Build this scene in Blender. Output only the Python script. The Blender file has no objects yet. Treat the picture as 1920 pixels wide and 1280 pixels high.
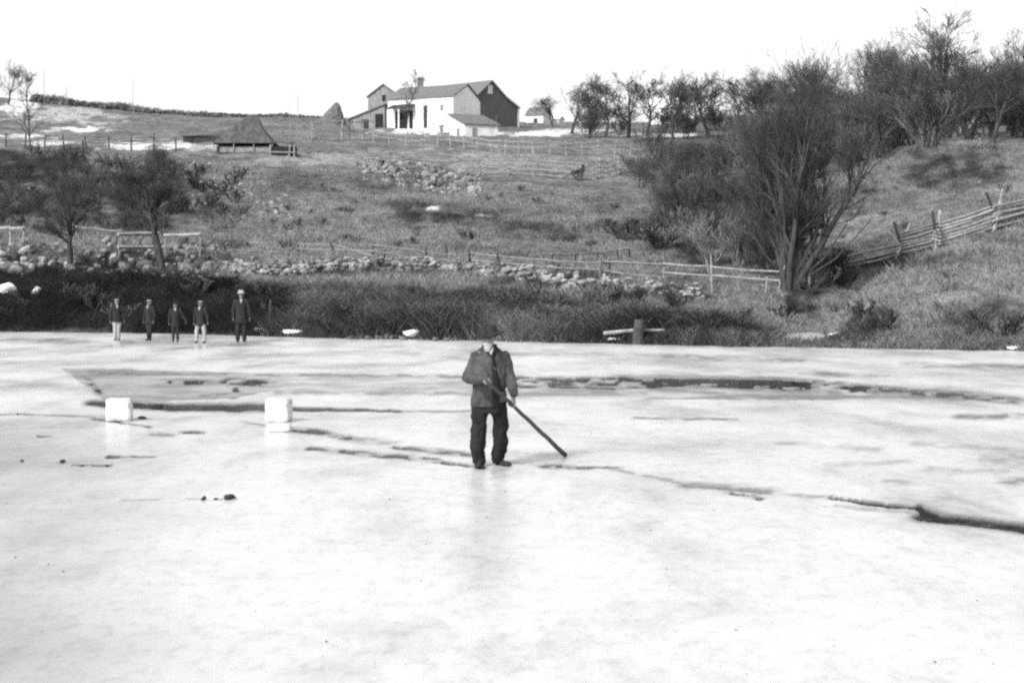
import bpy, math, random
import numpy as np
from mathutils import Vector, Matrix
random.seed(7); rng = np.random.default_rng(7)
SC = bpy.context.scene; COL = SC.collection
F, HZ, CAMH = 3000.0, 518.5, 2.31        # photo focal length in px, horizon row, eye height (m)

def P(px, py, Y): return Vector(((px-960)/F*Y, Y, CAMH+(HZ-py)/F*Y))

# ------------------------------------------------------------------ noise
def _h(i, j, s):
    n = (i.astype(np.int64)*374761393 + j.astype(np.int64)*668265263 + s*974711) & 0xffffffff
    n = ((n ^ (n >> 13))*1274126177) & 0xffffffff
    return ((n ^ (n >> 16)) & 0xffff)/65535.0
def vnoise(x, y, s=0):
    x = np.asarray(x, float); y = np.asarray(y, float)
    i = np.floor(x); j = np.floor(y); fx = x-i; fy = y-j
    fx = fx*fx*(3-2*fx); fy = fy*fy*(3-2*fy)
    a = _h(i, j, s); b = _h(i+1, j, s); c = _h(i, j+1, s); d = _h(i+1, j+1, s)
    return (a*(1-fx)+b*fx)*(1-fy)+(c*(1-fx)+d*fx)*fy
def fbm(x, y, s=0, o=4):
    t = 0; a = .5
    for k in range(o): t = t+a*vnoise(x*2**k, y*2**k, s+k*17); a *= .5
    return t/(1-.5**o)
def sstep(a, b, x):
    t = np.clip((x-a)/(b-a), 0, 1); return t*t*(3-2*t)

# ------------------------------------------------------------------ terrain table: column px -> (depth, row)
T = {
-300:"69:621 72:590 76:545 80:510 86:470 95:420 110:355 125:310 140:280 160:262 180:248 210:225 240:200 270:182 300:170 340:165",
0:"67:622 69:592 72:548 76:512 80:482 86:450 95:410 110:355 125:315 140:290 160:272 180:257 210:237 240:214 270:197 300:187 340:184",
100:"66.5:622 69:590 72:548 76:512 80:484 86:455 95:413 110:357 125:316 140:291 160:273 180:258 210:240 240:218 270:203 300:194 340:191",
300:"65:624 68:590 71:550 75:518 80:492 86:465 95:425 110:365 125:322 140:295 160:277 180:264 210:246 240:232 270:222 300:215 340:212",
600:"60:633 63:600 67:562 71:534 76:510 80:493 86:472 95:440 110:388 125:340 140:303 160:278 180:263 210:248 240:235 270:226 300:221 340:220",
900:"57.5:639 61:605 65:570 70:542 75:520 80:502 86:482 95:450 110:405 125:365 140:335 160:305 180:282 200:264 225:250 250:239 280:232 300:230 340:230",
1200:"54:646 58:615 62:588 66:568 70:552 75:533 80:512 86:490 95:462 110:420 125:380 140:348 160:314 180:288 200:268 225:251 250:241 280:234 300:232 340:232",
1400:"52.5:650 56:628 60:608 65:588 70:568 75:548 80:528 86:500 95:465 110:415 125:375 140:340 160:305 180:280 200:262 225:245 250:232 280:222 300:220 340:218",
1500:"52:652 56:626 60:606 65:586 70:570 75:553 80:530 86:492 95:440 103:400 110:378 125:352 140:335 160:305 180:280 200:260 225:240 250:225 280:212 300:208 340:205",
1600:"51.3:654 54:630 58:592 62:552 66:520 69:505 73:520 77:520 82:485 88:440 95:395 103:350 110:322 118:312 125:318 140:305 160:280 180:255 200:235 225:215 250:200 280:190 300:185 340:182",
1750:"50.5:656 54:615 58:570 62:530 66:500 70:478 74:462 78:456 84:432 92:380 100:330 108:290 115:275 125:275 140:265 160:250 180:235 200:220 225:200 250:185 280:175 300:172 340:172",
1900:"49.8:658 54:608 58:560 62:515 66:480 70:450 74:425 78:405 84:385 92:360 100:325 108:292 115:275 125:262 140:250 160:235 180:220 200:208 225:192 250:180 280:172 300:170 340:170",
2300:"48:663 54:590 58:535 62:485 66:445 70:410 74:385 78:365 84:340 92:310 100:285 110:260 125:240 140:225 180:195 225:170 280:155 340:150"}
keys = sorted(T); SHc = []; colz = []
YG = np.exp(np.linspace(math.log(44), math.log(340), 340)); PXG = np.arange(-300, 2301, 10.0)
for k in keys:
    pr = [tuple(map(float, q.split(':'))) for q in T[k].split()]
    ys = np.array([a for a, b in pr]); zs = np.array([CAMH+(HZ-b)/F*a for a, b in pr]); zs[0] = 0
    SHc.append(ys[0]); z = np.interp(YG, ys, zs); z = np.where(YG < ys[0], -(ys[0]-YG)*.2, z); colz.append(z)
colz = np.array(colz); ZG = np.zeros((len(PXG), len(YG)))
for j in range(len(YG)): ZG[:, j] = np.interp(PXG, keys, colz[:, j])
def blur(A, n, ax):
    for _ in range(n):
        B = np.concatenate([np.take(A, [0], ax), A, np.take(A, [-1], ax)], ax); m = A.shape[ax]
        A = .25*np.take(B, range(0, m), ax)+.5*A+.25*np.take(B, range(2, m+2), ax)
    return A
ZG = blur(blur(ZG, 12, 0), 5, 1)
def shore(px): return np.interp(px, keys, SHc) + 1.2*(vnoise(np.asarray(px)/37., 3.3, 5)-.5)+.7*(vnoise(np.asarray(px)/9., 3.3, 8)-.5)
_g = [(1488, 54), (1512, 60), (1545, 66), (1590, 72), (1650, 77), (1730, 80)]
_g = [((a-960)/F*b, b) for a, b in _g]; GUL = list(zip(_g[:-1], _g[1:]))
def zg(x, y):
    x = np.asarray(x, float); y = np.asarray(y, float)
    px = 960+F*x/y
    u = np.clip((px+300)/10, 0, len(PXG)-1.001); yc = np.clip(y, 44.01, 339.9)
    v = np.clip(np.log(yc/44)/math.log(340/44)*(len(YG)-1), 0, len(YG)-1.001)
    i = u.astype(int); j = v.astype(int); fu = u-i; fv = v-j
    z = (ZG[i, j]*(1-fu)+ZG[i+1, j]*fu)*(1-fv)+(ZG[i, j+1]*(1-fu)+ZG[i+1, j+1]*fu)*fv
    z = z-np.maximum(0, y-340)*.04
    dmin = np.full(np.shape(x), 99.)
    for (ax, ay), (bx, by) in GUL:
        dx, dy = bx-ax, by-ay; t = np.clip(((x-ax)*dx+(y-ay)*dy)/(dx*dx+dy*dy), 0, 1); dmin = np.minimum(dmin, np.hypot(x-ax-t*dx, y-ay-t*dy))
    z = z-1.35*np.exp(-(dmin/1.7)**2)*np.clip((y-shore(px)-1.5)/4, 0, 1)
    rel = np.clip((y-shore(px))/6, 0, 1)
    return z+rel*(.9*(fbm(x/6, y/6, 3)-.5)+.25*(fbm(x/1.3, y/1.3, 9, 2)-.5)) - (1-np.clip(rel*8, 0, 1))*.0
def gz(x, y): return float(zg(np.array([x]), np.array([y]))[0])
def at(px, py, y0=None):
    "ground point seen at photo position px,py"
    Ys = np.arange(float(shore(px)), 339, .3); xs = (px-960)/F*Ys; zs = zg(xs, Ys); k = np.nonzero(HZ-(zs-CAMH)/Ys*F <= py)[0]
    k = int(k[0]) if len(k) else int(np.argmin(np.abs(Ys-300))); return Vector((float(xs[k]), float(Ys[k]), float(zs[k])))
def on(px, Y):
    x = (px-960)/F*Y; return Vector((x, Y, gz(x, Y)))

# ------------------------------------------------------------------ mesh helpers
class MB:
    def __init__(s): s.v = []; s.f = []; s.n = 0
    def add(s, v, f):
        v = np.asarray(v, float); s.v.append(v); s.f += [tuple(int(q)+s.n for q in t) for t in f]; s.n += len(v); return s
    def mesh(s, name, smooth=False):
        me = bpy.data.meshes.new(name)
        V = np.concatenate(s.v) if s.v else np.zeros((0, 3))
        me.from_pydata(V.tolist(), [], s.f); me.update()
        if smooth: me.polygons.foreach_set('use_smooth', [True]*len(me.polygons))
        return me
    def obj(s, name, m, parent=None, smooth=False):
        return link(name, s.mesh(name, smooth), m, parent)
    def box(s, c, d, R=None, jit=0):
        c = np.array(c, float); h = np.array(d, float)/2
        v = np.array([[x, y, z] for x in (-1, 1) for y in (-1, 1) for z in (-1, 1)])*h
        if jit: v = v+rng.uniform(-jit, jit, v.shape)
        if R is not None: v = v@np.array(R).T
        return s.add(v+c, [(0, 1, 3, 2), (4, 6, 7, 5), (0, 4, 5, 1), (2, 3, 7, 6), (0, 2, 6, 4), (1, 5, 7, 3)])
    def tube(s, pts, rad, n=6, cap=True, sq=1.0):
        pts = np.asarray([tuple(p) for p in pts], float); k = len(pts)
        rad = np.broadcast_to(np.asarray(rad, float), (k,))
        tg = np.gradient(pts, axis=0); tg /= (np.linalg.norm(tg, axis=1, keepdims=True)+1e-9)
        D = pts[-1]-pts[0]; ref = np.array([0, 0, 1.]) if abs(D[2]) < .8*np.linalg.norm(D) else np.array([1., 0, 0])
        u = np.cross(tg, ref); u /= np.linalg.norm(u, axis=1, keepdims=True)+1e-9; w = np.cross(tg, u)
        a = np.arange(n)/n*2*math.pi
        V = pts[:, None, :]+rad[:, None, None]*(np.cos(a)[None, :, None]*u[:, None, :]+sq*np.sin(a)[None, :, None]*w[:, None, :])
        f = [(i*n+j, i*n+(j+1) % n, (i+1)*n+(j+1) % n, (i+1)*n+j) for i in range(k-1) for j in range(n)]
        if cap: f += [tuple(range(n-1, -1, -1)), tuple((k-1)*n+q for q in range(n))]
        return s.add(V.reshape(-1, 3), f)
    def loft(s, rings, n=20):
        "rings: (cx,cy,z,rx,ry) closed"
        a = np.arange(n)/n*2*math.pi; V = []
        for cx, cy, z, rx, ry in rings: V.append(np.stack([cx+rx*np.cos(a), cy+ry*np.sin(a), np.full(n, z)], 1))
        k = len(rings); f = [(i*n+j, i*n+(j+1) % n, (i+1)*n+(j+1) % n, (i+1)*n+j) for i in range(k-1) for j in range(n)]
        f += [tuple(range(n-1, -1, -1)), tuple((k-1)*n+q for q in range(n))]
        return s.add(np.concatenate(V), f)
    def ball(s, c, r, n=12, m=8, R=None):
        r = np.broadcast_to(np.asarray(r, float), (3,)); V = [[0, 0, 1]]
        for i in range(1, m):
            t = math.pi*i/m
            for j in range(n): V.append([math.sin(t)*math.cos(2*math.pi*j/n), math.sin(t)*math.sin(2*math.pi*j/n), math.cos(t)])
        V.append([0, 0, -1]); V = np.array(V)*r
        if R is not None: V = V@np.array(R).T
        f = [(0, 1+j, 1+(j+1) % n) for j in range(n)]
        f += [(1+(i-1)*n+j, 1+i*n+j, 1+i*n+(j+1) % n, 1+(i-1)*n+(j+1) % n) for i in range(1, m-1) for j in range(n)]
        b = 1+(m-2)*n; f += [(b+j, len(V)-1, b+(j+1) % n) for j in range(n)]
        return s.add(V+np.array(c, float), f)
def link(name, me, m, parent=None):
    o = bpy.data.objects.new(name, me); COL.objects.link(o)
    if m and len(me.materials) == 0: me.materials.append(m)
    if parent: o.parent = parent
    return o
def tag(o, label=None, cat=None, group=None, kind=None):
    if label: o['label'] = label
    if cat: o['category'] = cat
    if group: o['group'] = group
    if kind: o['kind'] = kind
    return o
def thing(name, label, cat, loc=(0, 0, 0), rz=0, group=None):
    o = bpy.data.objects.new(name, None); COL.objects.link(o); o.location = loc; o.rotation_euler = (0, 0, rz)
    o.empty_display_size = .2; return tag(o, label, cat, group)
def dup(root, loc, rz=0, sc=1, label=None, group=None):
    r = root.copy(); COL.objects.link(r); r.location = loc; r.rotation_euler = (0, 0, rz)
    r.scale = (sc, sc, sc) if isinstance(sc, (int, float)) else sc
    if label: r['label'] = label
    if group: r['group'] = group
    for ch in list(root.children):
        c = ch.copy(); COL.objects.link(c); c.parent = r
    return r
def fastmesh(name, V, Q, attrs=None, smooth=False):
    "V Nx3, Q MxK equal-size faces"
    me = bpy.data.meshes.new(name); V = np.ascontiguousarray(V, np.float32); Q = np.ascontiguousarray(Q, np.int32); k = Q.shape[1]
    me.vertices.add(len(V)); me.vertices.foreach_set('co', V.ravel())
    me.loops.add(Q.size); me.loops.foreach_set('vertex_index', Q.ravel())
    me.polygons.add(len(Q)); me.polygons.foreach_set('loop_start', np.arange(0, Q.size, k, dtype=np.int32))
    if smooth: me.polygons.foreach_set('use_smooth', np.ones(len(Q), bool))
    for n_, a in (attrs or {}).items():
        at_ = me.attributes.new(n_, 'FLOAT', 'POINT'); at_.data.foreach_set('value', np.ascontiguousarray(a, np.float32))
    me.update(calc_edges=True); me.validate(); return me

# ------------------------------------------------------------------ materials (the picture is black and white: every colour is a grey)
def nt(name):
    m = bpy.data.materials.new(name); m.use_nodes = True; t = m.node_tree; t.nodes.clear()
    o = t.nodes.new('ShaderNodeOutputMaterial'); b = t.nodes.new('ShaderNodeBsdfPrincipled')
    t.links.new(b.outputs[0], o.inputs[0]); return m, t, b
def N(t, ty, **kw):
    n = t.nodes.new(ty)
    for k, v in kw.items():
        if k in ('operation', 'attribute_name', 'noise_dimensions', 'blend_type', 'data_type', 'feature'): setattr(n, k, v)
        else: n.inputs[k].default_value = v
    return n
def math_(t, op, a, b=None, clamp=False):
    n = t.nodes.new('ShaderNodeMath'); n.operation = op; n.use_clamp = clamp
    for i, q in enumerate((a, b)):
        if q is None: continue
        if isinstance(q, (int, float)): n.inputs[i].default_value = q
        else: t.links.new(q, n.inputs[i])
    return n.outputs[0]
def noise(t, vec, scale, detail=6, rough=.6):
    n = N(t, 'ShaderNodeTexNoise', Scale=scale, Detail=detail, Roughness=rough); t.links.new(vec, n.inputs['Vector']); return n.outputs['Fac']
def ramp(t, fac, stops):
    r = t.nodes.new('ShaderNodeValToRGB'); t.links.new(fac, r.inputs[0]); e = r.color_ramp.elements
    while len(e) < len(stops): e.new(.5)
    for q, (p, c) in zip(e, stops): q.position = p; q.color = (c, c, c, 1)
    return r.outputs[0]
def mapping(t, vec, sc):
    n = t.nodes.new('ShaderNodeMapping'); n.inputs['Scale'].default_value = sc; t.links.new(vec, n.inputs[0]); return n.outputs[0]
def mat(name, lo, hi, scale=3, rough=.9, bump=.3, stretch=(1, 1, 1), spec=.2, world=False):
    m, t, b = nt(name)
    v = t.nodes.new('ShaderNodeNewGeometry').outputs['Position'] if world else t.nodes.new('ShaderNodeTexCoord').outputs['Object']
    v = mapping(t, v, stretch); f = noise(t, v, scale)
    t.links.new(ramp(t, f, [(.32, lo), (.68, hi)]), b.inputs['Base Color']); b.inputs['Roughness'].default_value = rough
    b.inputs['Specular IOR Level'].default_value = spec
    if bump:
        bp = N(t, 'ShaderNodeBump', Strength=bump, Distance=.05); t.links.new(noise(t, v, scale*3), bp.inputs['Height']); t.links.new(bp.outputs[0], b.inputs['Normal'])
    return m
def tonemat(name, lo, hi, rough=.9):
    m, t, b = nt(name); a = N(t, 'ShaderNodeAttribute', attribute_name='tone')
    t.links.new(ramp(t, a.outputs['Fac'], [(0, lo), (1, hi)]), b.inputs['Base Color']); b.inputs['Roughness'].default_value = rough
    b.inputs['Specular IOR Level'].default_value = .15; return m
M = dict(
 bark=mat('bark', .02, .07, 6, stretch=(1, 1, .25)), barkpale=mat('pale_bark', .12, .30, 5, stretch=(1, 1, .25)),
 twig=mat('twigs', .035, .10, .8, bump=0), twigpale=mat('pale_twigs', .09, .20, .8, bump=0), twigdark=mat('dark_twigs', .03, .07, .8, bump=0),
 stone=mat('field_stone', .05, .36, 1.1, bump=.5, world=True), stonedark=mat('dark_field_stone', .03, .16, 1.3, bump=.5, world=True),
 white=mat('whitewashed_wall', .5, .72, .8, bump=.15, stretch=(1, 1, .5)), gable=mat('brightened_whitewash', .72, .88, 1.2, bump=.2),  # gable: second whitewash, lightened to make up for weak sun
 shingle=mat('shingle_roof', .09, .18, 2.2, bump=.4, stretch=(1, 1, 4)), barn=mat('dark_barn_boards', .075, .13, 2, bump=.4, stretch=(4, 4, .3)),
 greyboard=mat('grey_boards', .13, .28, 1.4, bump=.3, stretch=(3, 3, .4)), trim=mat('white_trim', .6, .75, 2, bump=0),
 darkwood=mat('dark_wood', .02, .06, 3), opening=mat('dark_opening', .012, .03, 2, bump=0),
 palewood=mat('bleached_wood', .14, .34, 3, stretch=(1, 1, 1)), midwood=mat('weathered_wood', .12, .26, 3),
 postdark=mat('dark_post', .03, .08, 3), thatch=mat('old_thatch', .035, .10, 2.5, bump=.6, stretch=(1, 1, .4)), hay=mat('stacked_hay', .06, .15, 2.5, bump=.6),
 snow=mat('snow', .78, .88, 1.5, bump=.2), icebl=mat('cut_ice', .5, .74, 5, rough=.35, bump=.5, spec=.5),
 jacket=mat('wool_jacket', .018, .085, 5, bump=.35), trouser=mat('dark_trousers', .007, .02, 8, bump=.3), suit=mat('dark_suit', .012, .03, 8, bump=.3),
 pale_tr=mat('pale_trousers', .22, .34, 8, bump=.3), skin=mat('skin', .13, .2, 10, rough=.6, bump=.1), hair=mat('white_beard', .3, .45, 30, bump=.5),
 felt=mat('dark_felt', .012, .035, 10), palefelt=mat('pale_felt', .24, .34, 10), shoe=mat('shoe_leather', .015, .04, 10, rough=.6), cap=mat('grey_cap', .14, .25, 10),
 shirt=mat('pale_shirt', .28, .4, 10), pole=mat('pole_wood', .05, .11, 6, rough=.7), clod=mat('frozen_mud', .02, .05, 6))

# ------------------------------------------------------------------ painted maps: (px,py,rx,ry,strength)
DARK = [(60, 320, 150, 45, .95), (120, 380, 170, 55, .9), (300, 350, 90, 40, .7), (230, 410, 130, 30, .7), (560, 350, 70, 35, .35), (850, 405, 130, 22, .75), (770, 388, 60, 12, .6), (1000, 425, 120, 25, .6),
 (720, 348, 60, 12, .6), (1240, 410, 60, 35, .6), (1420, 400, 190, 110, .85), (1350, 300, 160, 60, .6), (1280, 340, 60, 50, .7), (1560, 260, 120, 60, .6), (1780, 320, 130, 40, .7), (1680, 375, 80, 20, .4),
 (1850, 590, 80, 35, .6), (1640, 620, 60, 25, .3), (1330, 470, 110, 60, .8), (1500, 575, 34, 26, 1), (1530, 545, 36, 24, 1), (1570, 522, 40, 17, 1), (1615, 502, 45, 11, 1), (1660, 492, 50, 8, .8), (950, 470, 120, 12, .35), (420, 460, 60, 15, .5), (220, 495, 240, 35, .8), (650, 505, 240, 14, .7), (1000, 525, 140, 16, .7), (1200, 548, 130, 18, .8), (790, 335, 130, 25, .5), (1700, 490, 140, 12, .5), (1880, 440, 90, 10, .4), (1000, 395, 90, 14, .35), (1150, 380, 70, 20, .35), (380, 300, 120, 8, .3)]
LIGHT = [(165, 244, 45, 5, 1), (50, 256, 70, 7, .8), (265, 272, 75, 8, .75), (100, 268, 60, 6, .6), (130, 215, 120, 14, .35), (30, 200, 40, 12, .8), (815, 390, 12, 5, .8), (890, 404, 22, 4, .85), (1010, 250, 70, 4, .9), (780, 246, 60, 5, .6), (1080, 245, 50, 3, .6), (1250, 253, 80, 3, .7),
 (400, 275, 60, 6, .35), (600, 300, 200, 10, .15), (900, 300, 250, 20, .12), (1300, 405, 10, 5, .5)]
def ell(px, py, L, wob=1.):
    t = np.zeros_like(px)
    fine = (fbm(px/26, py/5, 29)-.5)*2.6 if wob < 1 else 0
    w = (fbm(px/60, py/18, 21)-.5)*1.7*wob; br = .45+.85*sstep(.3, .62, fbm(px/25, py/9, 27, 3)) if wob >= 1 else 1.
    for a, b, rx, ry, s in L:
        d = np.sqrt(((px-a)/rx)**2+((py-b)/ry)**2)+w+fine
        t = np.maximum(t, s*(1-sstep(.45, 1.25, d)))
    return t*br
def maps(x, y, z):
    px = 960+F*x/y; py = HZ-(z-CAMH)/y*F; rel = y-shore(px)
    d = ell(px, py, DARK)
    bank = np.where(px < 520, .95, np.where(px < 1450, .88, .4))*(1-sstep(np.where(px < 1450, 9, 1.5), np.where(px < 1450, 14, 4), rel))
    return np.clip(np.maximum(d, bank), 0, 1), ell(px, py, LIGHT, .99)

# ------------------------------------------------------------------ ground
yr = np.concatenate([np.exp(np.linspace(math.log(46), math.log(130), 330)), np.exp(np.linspace(math.log(130.5), math.log(345), 190)), np.array([360, 400, 500, 700, 1000, 1600, 2600.])])
pr = np.concatenate([np.linspace(-6000, -310, 40), np.linspace(-300, 2300, 620), np.linspace(2310, 8000, 40)])
PXm, Ym = np.meshgrid(pr, yr, indexing='ij'); X = (PXm-960)/F*Ym; Z = zg(X, Ym)
nI, nJ = X.shape; idx = np.arange(nI*nJ).reshape(nI, nJ)
Q = np.stack([idx[:-1, :-1], idx[1:, :-1], idx[1:, 1:], idx[:-1, 1:]], -1).reshape(-1, 4)
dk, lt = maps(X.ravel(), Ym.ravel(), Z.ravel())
def ground_mat():
    m, t, b = nt('dead_grass_slope'); g = t.nodes.new('ShaderNodeNewGeometry').outputs['Position']
    n1 = noise(t, g, .22, 8, .65); n2 = noise(t, mapping(t, g, (1, .5, 1.6)), 1.7, 8, .7); n3 = noise(t, g, 9, 4, .6)
    s = math_(t, 'ADD', math_(t, 'MULTIPLY', n1, .35), math_(t, 'ADD', math_(t, 'MULTIPLY', n2, .45), math_(t, 'MULTIPLY', n3, .2)))
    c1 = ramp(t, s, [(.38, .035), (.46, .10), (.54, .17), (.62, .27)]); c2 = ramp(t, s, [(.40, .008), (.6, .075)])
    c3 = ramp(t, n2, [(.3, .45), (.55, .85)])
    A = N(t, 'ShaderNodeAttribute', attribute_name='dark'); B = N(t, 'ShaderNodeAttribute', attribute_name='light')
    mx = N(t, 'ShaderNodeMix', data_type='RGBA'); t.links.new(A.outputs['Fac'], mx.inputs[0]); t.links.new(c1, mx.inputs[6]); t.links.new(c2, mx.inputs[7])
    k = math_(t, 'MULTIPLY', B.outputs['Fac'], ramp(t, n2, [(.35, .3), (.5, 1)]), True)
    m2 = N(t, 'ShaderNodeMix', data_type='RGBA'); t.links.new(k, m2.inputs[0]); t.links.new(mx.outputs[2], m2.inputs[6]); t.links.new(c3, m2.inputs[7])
    t.links.new(m2.outputs[2], b.inputs['Base Color']); b.inputs['Roughness'].default_value = 1; b.inputs['Specular IOR Level'].default_value = .05
    bp = N(t, 'ShaderNodeBump', Strength=.8, Distance=.35); t.links.new(n2, bp.inputs['Height']); t.links.new(bp.outputs[0], b.inputs['Normal']); return m
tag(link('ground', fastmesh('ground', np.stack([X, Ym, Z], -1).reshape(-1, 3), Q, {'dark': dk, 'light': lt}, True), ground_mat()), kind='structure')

# ------------------------------------------------------------------ ice: px,py polylines (hw half width px, s darkness); s>=.95 is cut through to the water
ST = [((180, 755), (330, 764), (502, 764), 7, 8, 1.), ((545, 767), (650, 768), (750, 770), 4, 2.5, .96), ((750, 770), (880, 772), 2.5, 2, .5),
 ((330, 716), (385, 716), 6, 6, .8), ((432, 715), (485, 717), 8, 7, .85), ((370, 741), (440, 738), 3, 3, .6), ((165, 712), (200, 748), 5, 5, .6), ((444, 728), (446, 735), 3, 3, .7),  # first two blotches paint broken reflections of the far figures and brush
 ((170, 697), (520, 703), (880, 706), 3, 3, .55), ((690, 705), (880, 707), 3, 3, .4), ((520, 735), (880, 738), 4, 3, .45), ((200, 722), (500, 730), 10, 8, .3),
 ((960, 710), (1100, 711), (1250, 711), 4, 6, .75), ((1240, 712), (1380, 714), (1500, 719), 6, 8, .97), ((1490, 719), (1620, 727), (1760, 738), 8, 5, .85), ((1230, 718), (1500, 728), (1780, 742), 8, 8, .5), ((1760, 738), (1960, 755), 7, 5, .75), ((960, 722), (1150, 728), (1240, 724), 5, 4, .6), ((960, 717), (1300, 720), (1640, 733), 9, 8, .6), ((1600, 730), (1780, 741), (1950, 754), 8, 6, .5),
 ((960, 735), (1080, 733), (1200, 738), 8, 5, .5), ((1200, 730), (1500, 738), (1800, 745), 6, 7, .3),
 ((550, 805), (600, 811), (650, 821), 4, 5, .8), ((650, 821), (740, 833), 6, 5, .45), ((740, 838), (800, 845), (880, 852), 4, 5, .6),
 ((585, 841), (700, 852), (810, 863), 4, 4, .75), ((810, 864), (900, 877), 3, 3, .9),
 ((960, 850), (1060, 853), 6, 4, .3), ((1020, 874), (1100, 877), (1165, 875), 4, 2, .6),
 ((1150, 880), (1220, 894), (1290, 908), 2.5, 3.5, .42), ((1440, 922), (1500, 930), (1566, 934), 3, 3, .4), ((940, 866), (1040, 873), 3, 3, .35), ((1290, 910), (1450, 921), 6, 6, .55), ((1368, 924), (1425, 932), 3, 3, .9),
 ((1560, 932), (1620, 943), (1725, 951), 3, 4, .97), ((1722, 950), (1740, 965), 5, 9, 1.), ((1735, 968), (1820, 978), (1960, 995), 9, 9, 1.),
 ((1570, 948), (1720, 962), 3, 3, .3), ((1190, 784), (1380, 786), 2, 2, .55), ((1800, 782), (1960, 779), 4, 7, .5), ((1890, 902), (1930, 903), 6, 6, .5),
 ((1250, 668), (1500, 676), 4, 3, .4), ((1700, 684), (1960, 689), 4, 4, .4), ((960, 663), (1250, 667), 3, 3, .25), ((1540, 702), (1660, 706), 4, 2, .3),
 ((-40, 775), (180, 781), 2, 2, .5), ((180, 786), (280, 801), 3, 2, .6), ((290, 813), (325, 816), 4, 3, .5), ((340, 810), (378, 811), 3, 3, .75), ((72, 819), (95, 819), 3, 2, .6), ((205, 858), (290, 856), 3, 2, .75),
 ((140, 872), (205, 873), 2, 3, .6), ((220, 938), (380, 936), 2, 2, .35), ((450, 790), (545, 803), 2, 2, .5),
 ((1460, 830), (1500, 832), 3, 3, .3), ((1590, 838), (1640, 842), 6, 5, .3), ((1560, 870), (1700, 866), 4, 3, .25), ((1720, 832), (1880, 842), 4, 4, .28), ((1740, 880), (1880, 884), 4, 4, .25), ((1660, 903), (1700, 905), 4, 4, .3), ((1880, 860), (1950, 862), 14, 14, .25),
 ((20, 1192), (80, 1190), 12, 8, .18), ((230, 640), (500, 646), 4, 4, .25), ((0, 636), (160, 640), 5, 4, .25), ((-60, 712), (90, 722), 6, 6, .22),
 ((1860, 745), (1960, 752), 3, 3, .4), ((600, 660), (780, 664), 4, 4, .15)]
WETP = [([(110, 690), (300, 694), (500, 700), (530, 727), (440, 747), (260, 752), (200, 752), (160, 722)], .62), ([(500, 700), (960, 706), (960, 742), (520, 738)], .3), ([(960, 706), (1500, 712), (1850, 745), (1500, 750), (960, 745)], .5)]
def ice_maps(px, py):
    wx = (fbm(px/22, py/9, 31, 3)-.5)*6; wy = (fbm(px/34+9, py/7, 41, 4)-.5)*5+(fbm(px/15, py/4, 43, 2)-.5)*1.5
    X_, Y_ = px+wx*2, py+wy; out = np.zeros_like(px)
    for s in ST:
        pts = s[:-3]; h0, h1, k = s[-3:]; nseg = len(pts)-1
        x0 = min(p[0] for p in pts)-45; x1 = max(p[0] for p in pts)+45; y0 = min(p[1] for p in pts)-35; y1 = max(p[1] for p in pts)+35
        mk = (px > x0) & (px < x1) & (py > y0) & (py < y1)
        if not mk.any(): continue
        a_, b_ = X_[mk], Y_[mk]; best = np.zeros_like(a_); brk = fbm(px[mk]/26, py[mk]/6, 51, 3)
        for i in range(nseg):
            (ax, ay), (bx, by) = pts[i], pts[i+1]; dx, dy = bx-ax, by-ay; L2 = dx*dx+dy*dy+1e-6
            t = np.clip(((a_-ax)*dx+(b_-ay)*dy)/L2, 0, 1); w = 1.3*(h0+(h1-h0)*(i+t)/nseg)
            ex = a_-(ax+t*dx); ey = b_-(ay+t*dy); d = np.sqrt((ex*.35)**2+ey**2)/w
            soft = .6 if k >= .95 else .9
            best = np.maximum(best, k*(1-sstep(1-soft, 1+soft*.6, d)))
        if k < .95: best = np.minimum(best*1.25, .85)*(.35+.9*sstep(.25, .6, brk))
        out[mk] = np.maximum(out[mk], best)
    for poly, k in WETP:
        ins = np.zeros(px.shape, bool); n = len(poly)
        for i in range(n):
            (xa, ya), (xb, yb) = poly[i], poly[(i+1) % n]
            if ya != yb:
                c = ((ya > Y_) != (yb > Y_)) & (X_ < (xb-xa)*(Y_-ya)/(yb-ya)+xa); ins ^= c
        st = .35+1.1*sstep(.3, .65, fbm(px/70, py/4, 61, 4)) if k < .6 else .62+.75*(sstep(.3, .7, fbm(px/110, py/4.5, 61, 3)))*.7
        out = np.maximum(out, np.where(ins, np.minimum(k*st, .76), 0))
    return out
py_r = np.concatenate([np.linspace(6000, 1300, 50), np.linspace(1296, 880, 240), np.linspace(879.2, 618, 420)])
yi = CAMH*F/(py_r-HZ)
pxi = np.concatenate([np.linspace(-6000, -120, 40), np.linspace(-110, 2030, 1000), np.linspace(2040, 8000, 40)])
PXi, Yi = np.meshgrid(pxi, yi, indexing='ij'); PYi = np.broadcast_to(py_r, PXi.shape)
wet = ice_maps(PXi.ravel().copy(), PYi.ravel().copy()).reshape(PXi.shape); Xi = (PXi-960)/F*Yi  # wet also carries the painted reflection blotches
cut = sstep(.8, .97, wet)
Zi = .012*(fbm(Xi/1.6, Yi/1.6, 71)-.5)+.004*fbm(Xi/.3, Yi/.3, 5, 2)-cut*.06
ridge = sstep(.1, .5, wet)*(1-sstep(.5, .86, wet))*.015; 
dirt = (1-sstep(-200, 650, PXi+120*(fbm(Xi/2, Yi/2, 81)-.5)))*sstep(760, 830, PYi)*(.35+.9*fbm(Xi/1.2, Yi/2.5, 83, 5))*.55
nI, nJ = Xi.shape; idx = np.arange(nI*nJ).reshape(nI, nJ)
Q = np.stack([idx[:-1, :-1], idx[1:, :-1], idx[1:, 1:], idx[:-1, 1:]], -1).reshape(-1, 4)
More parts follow.
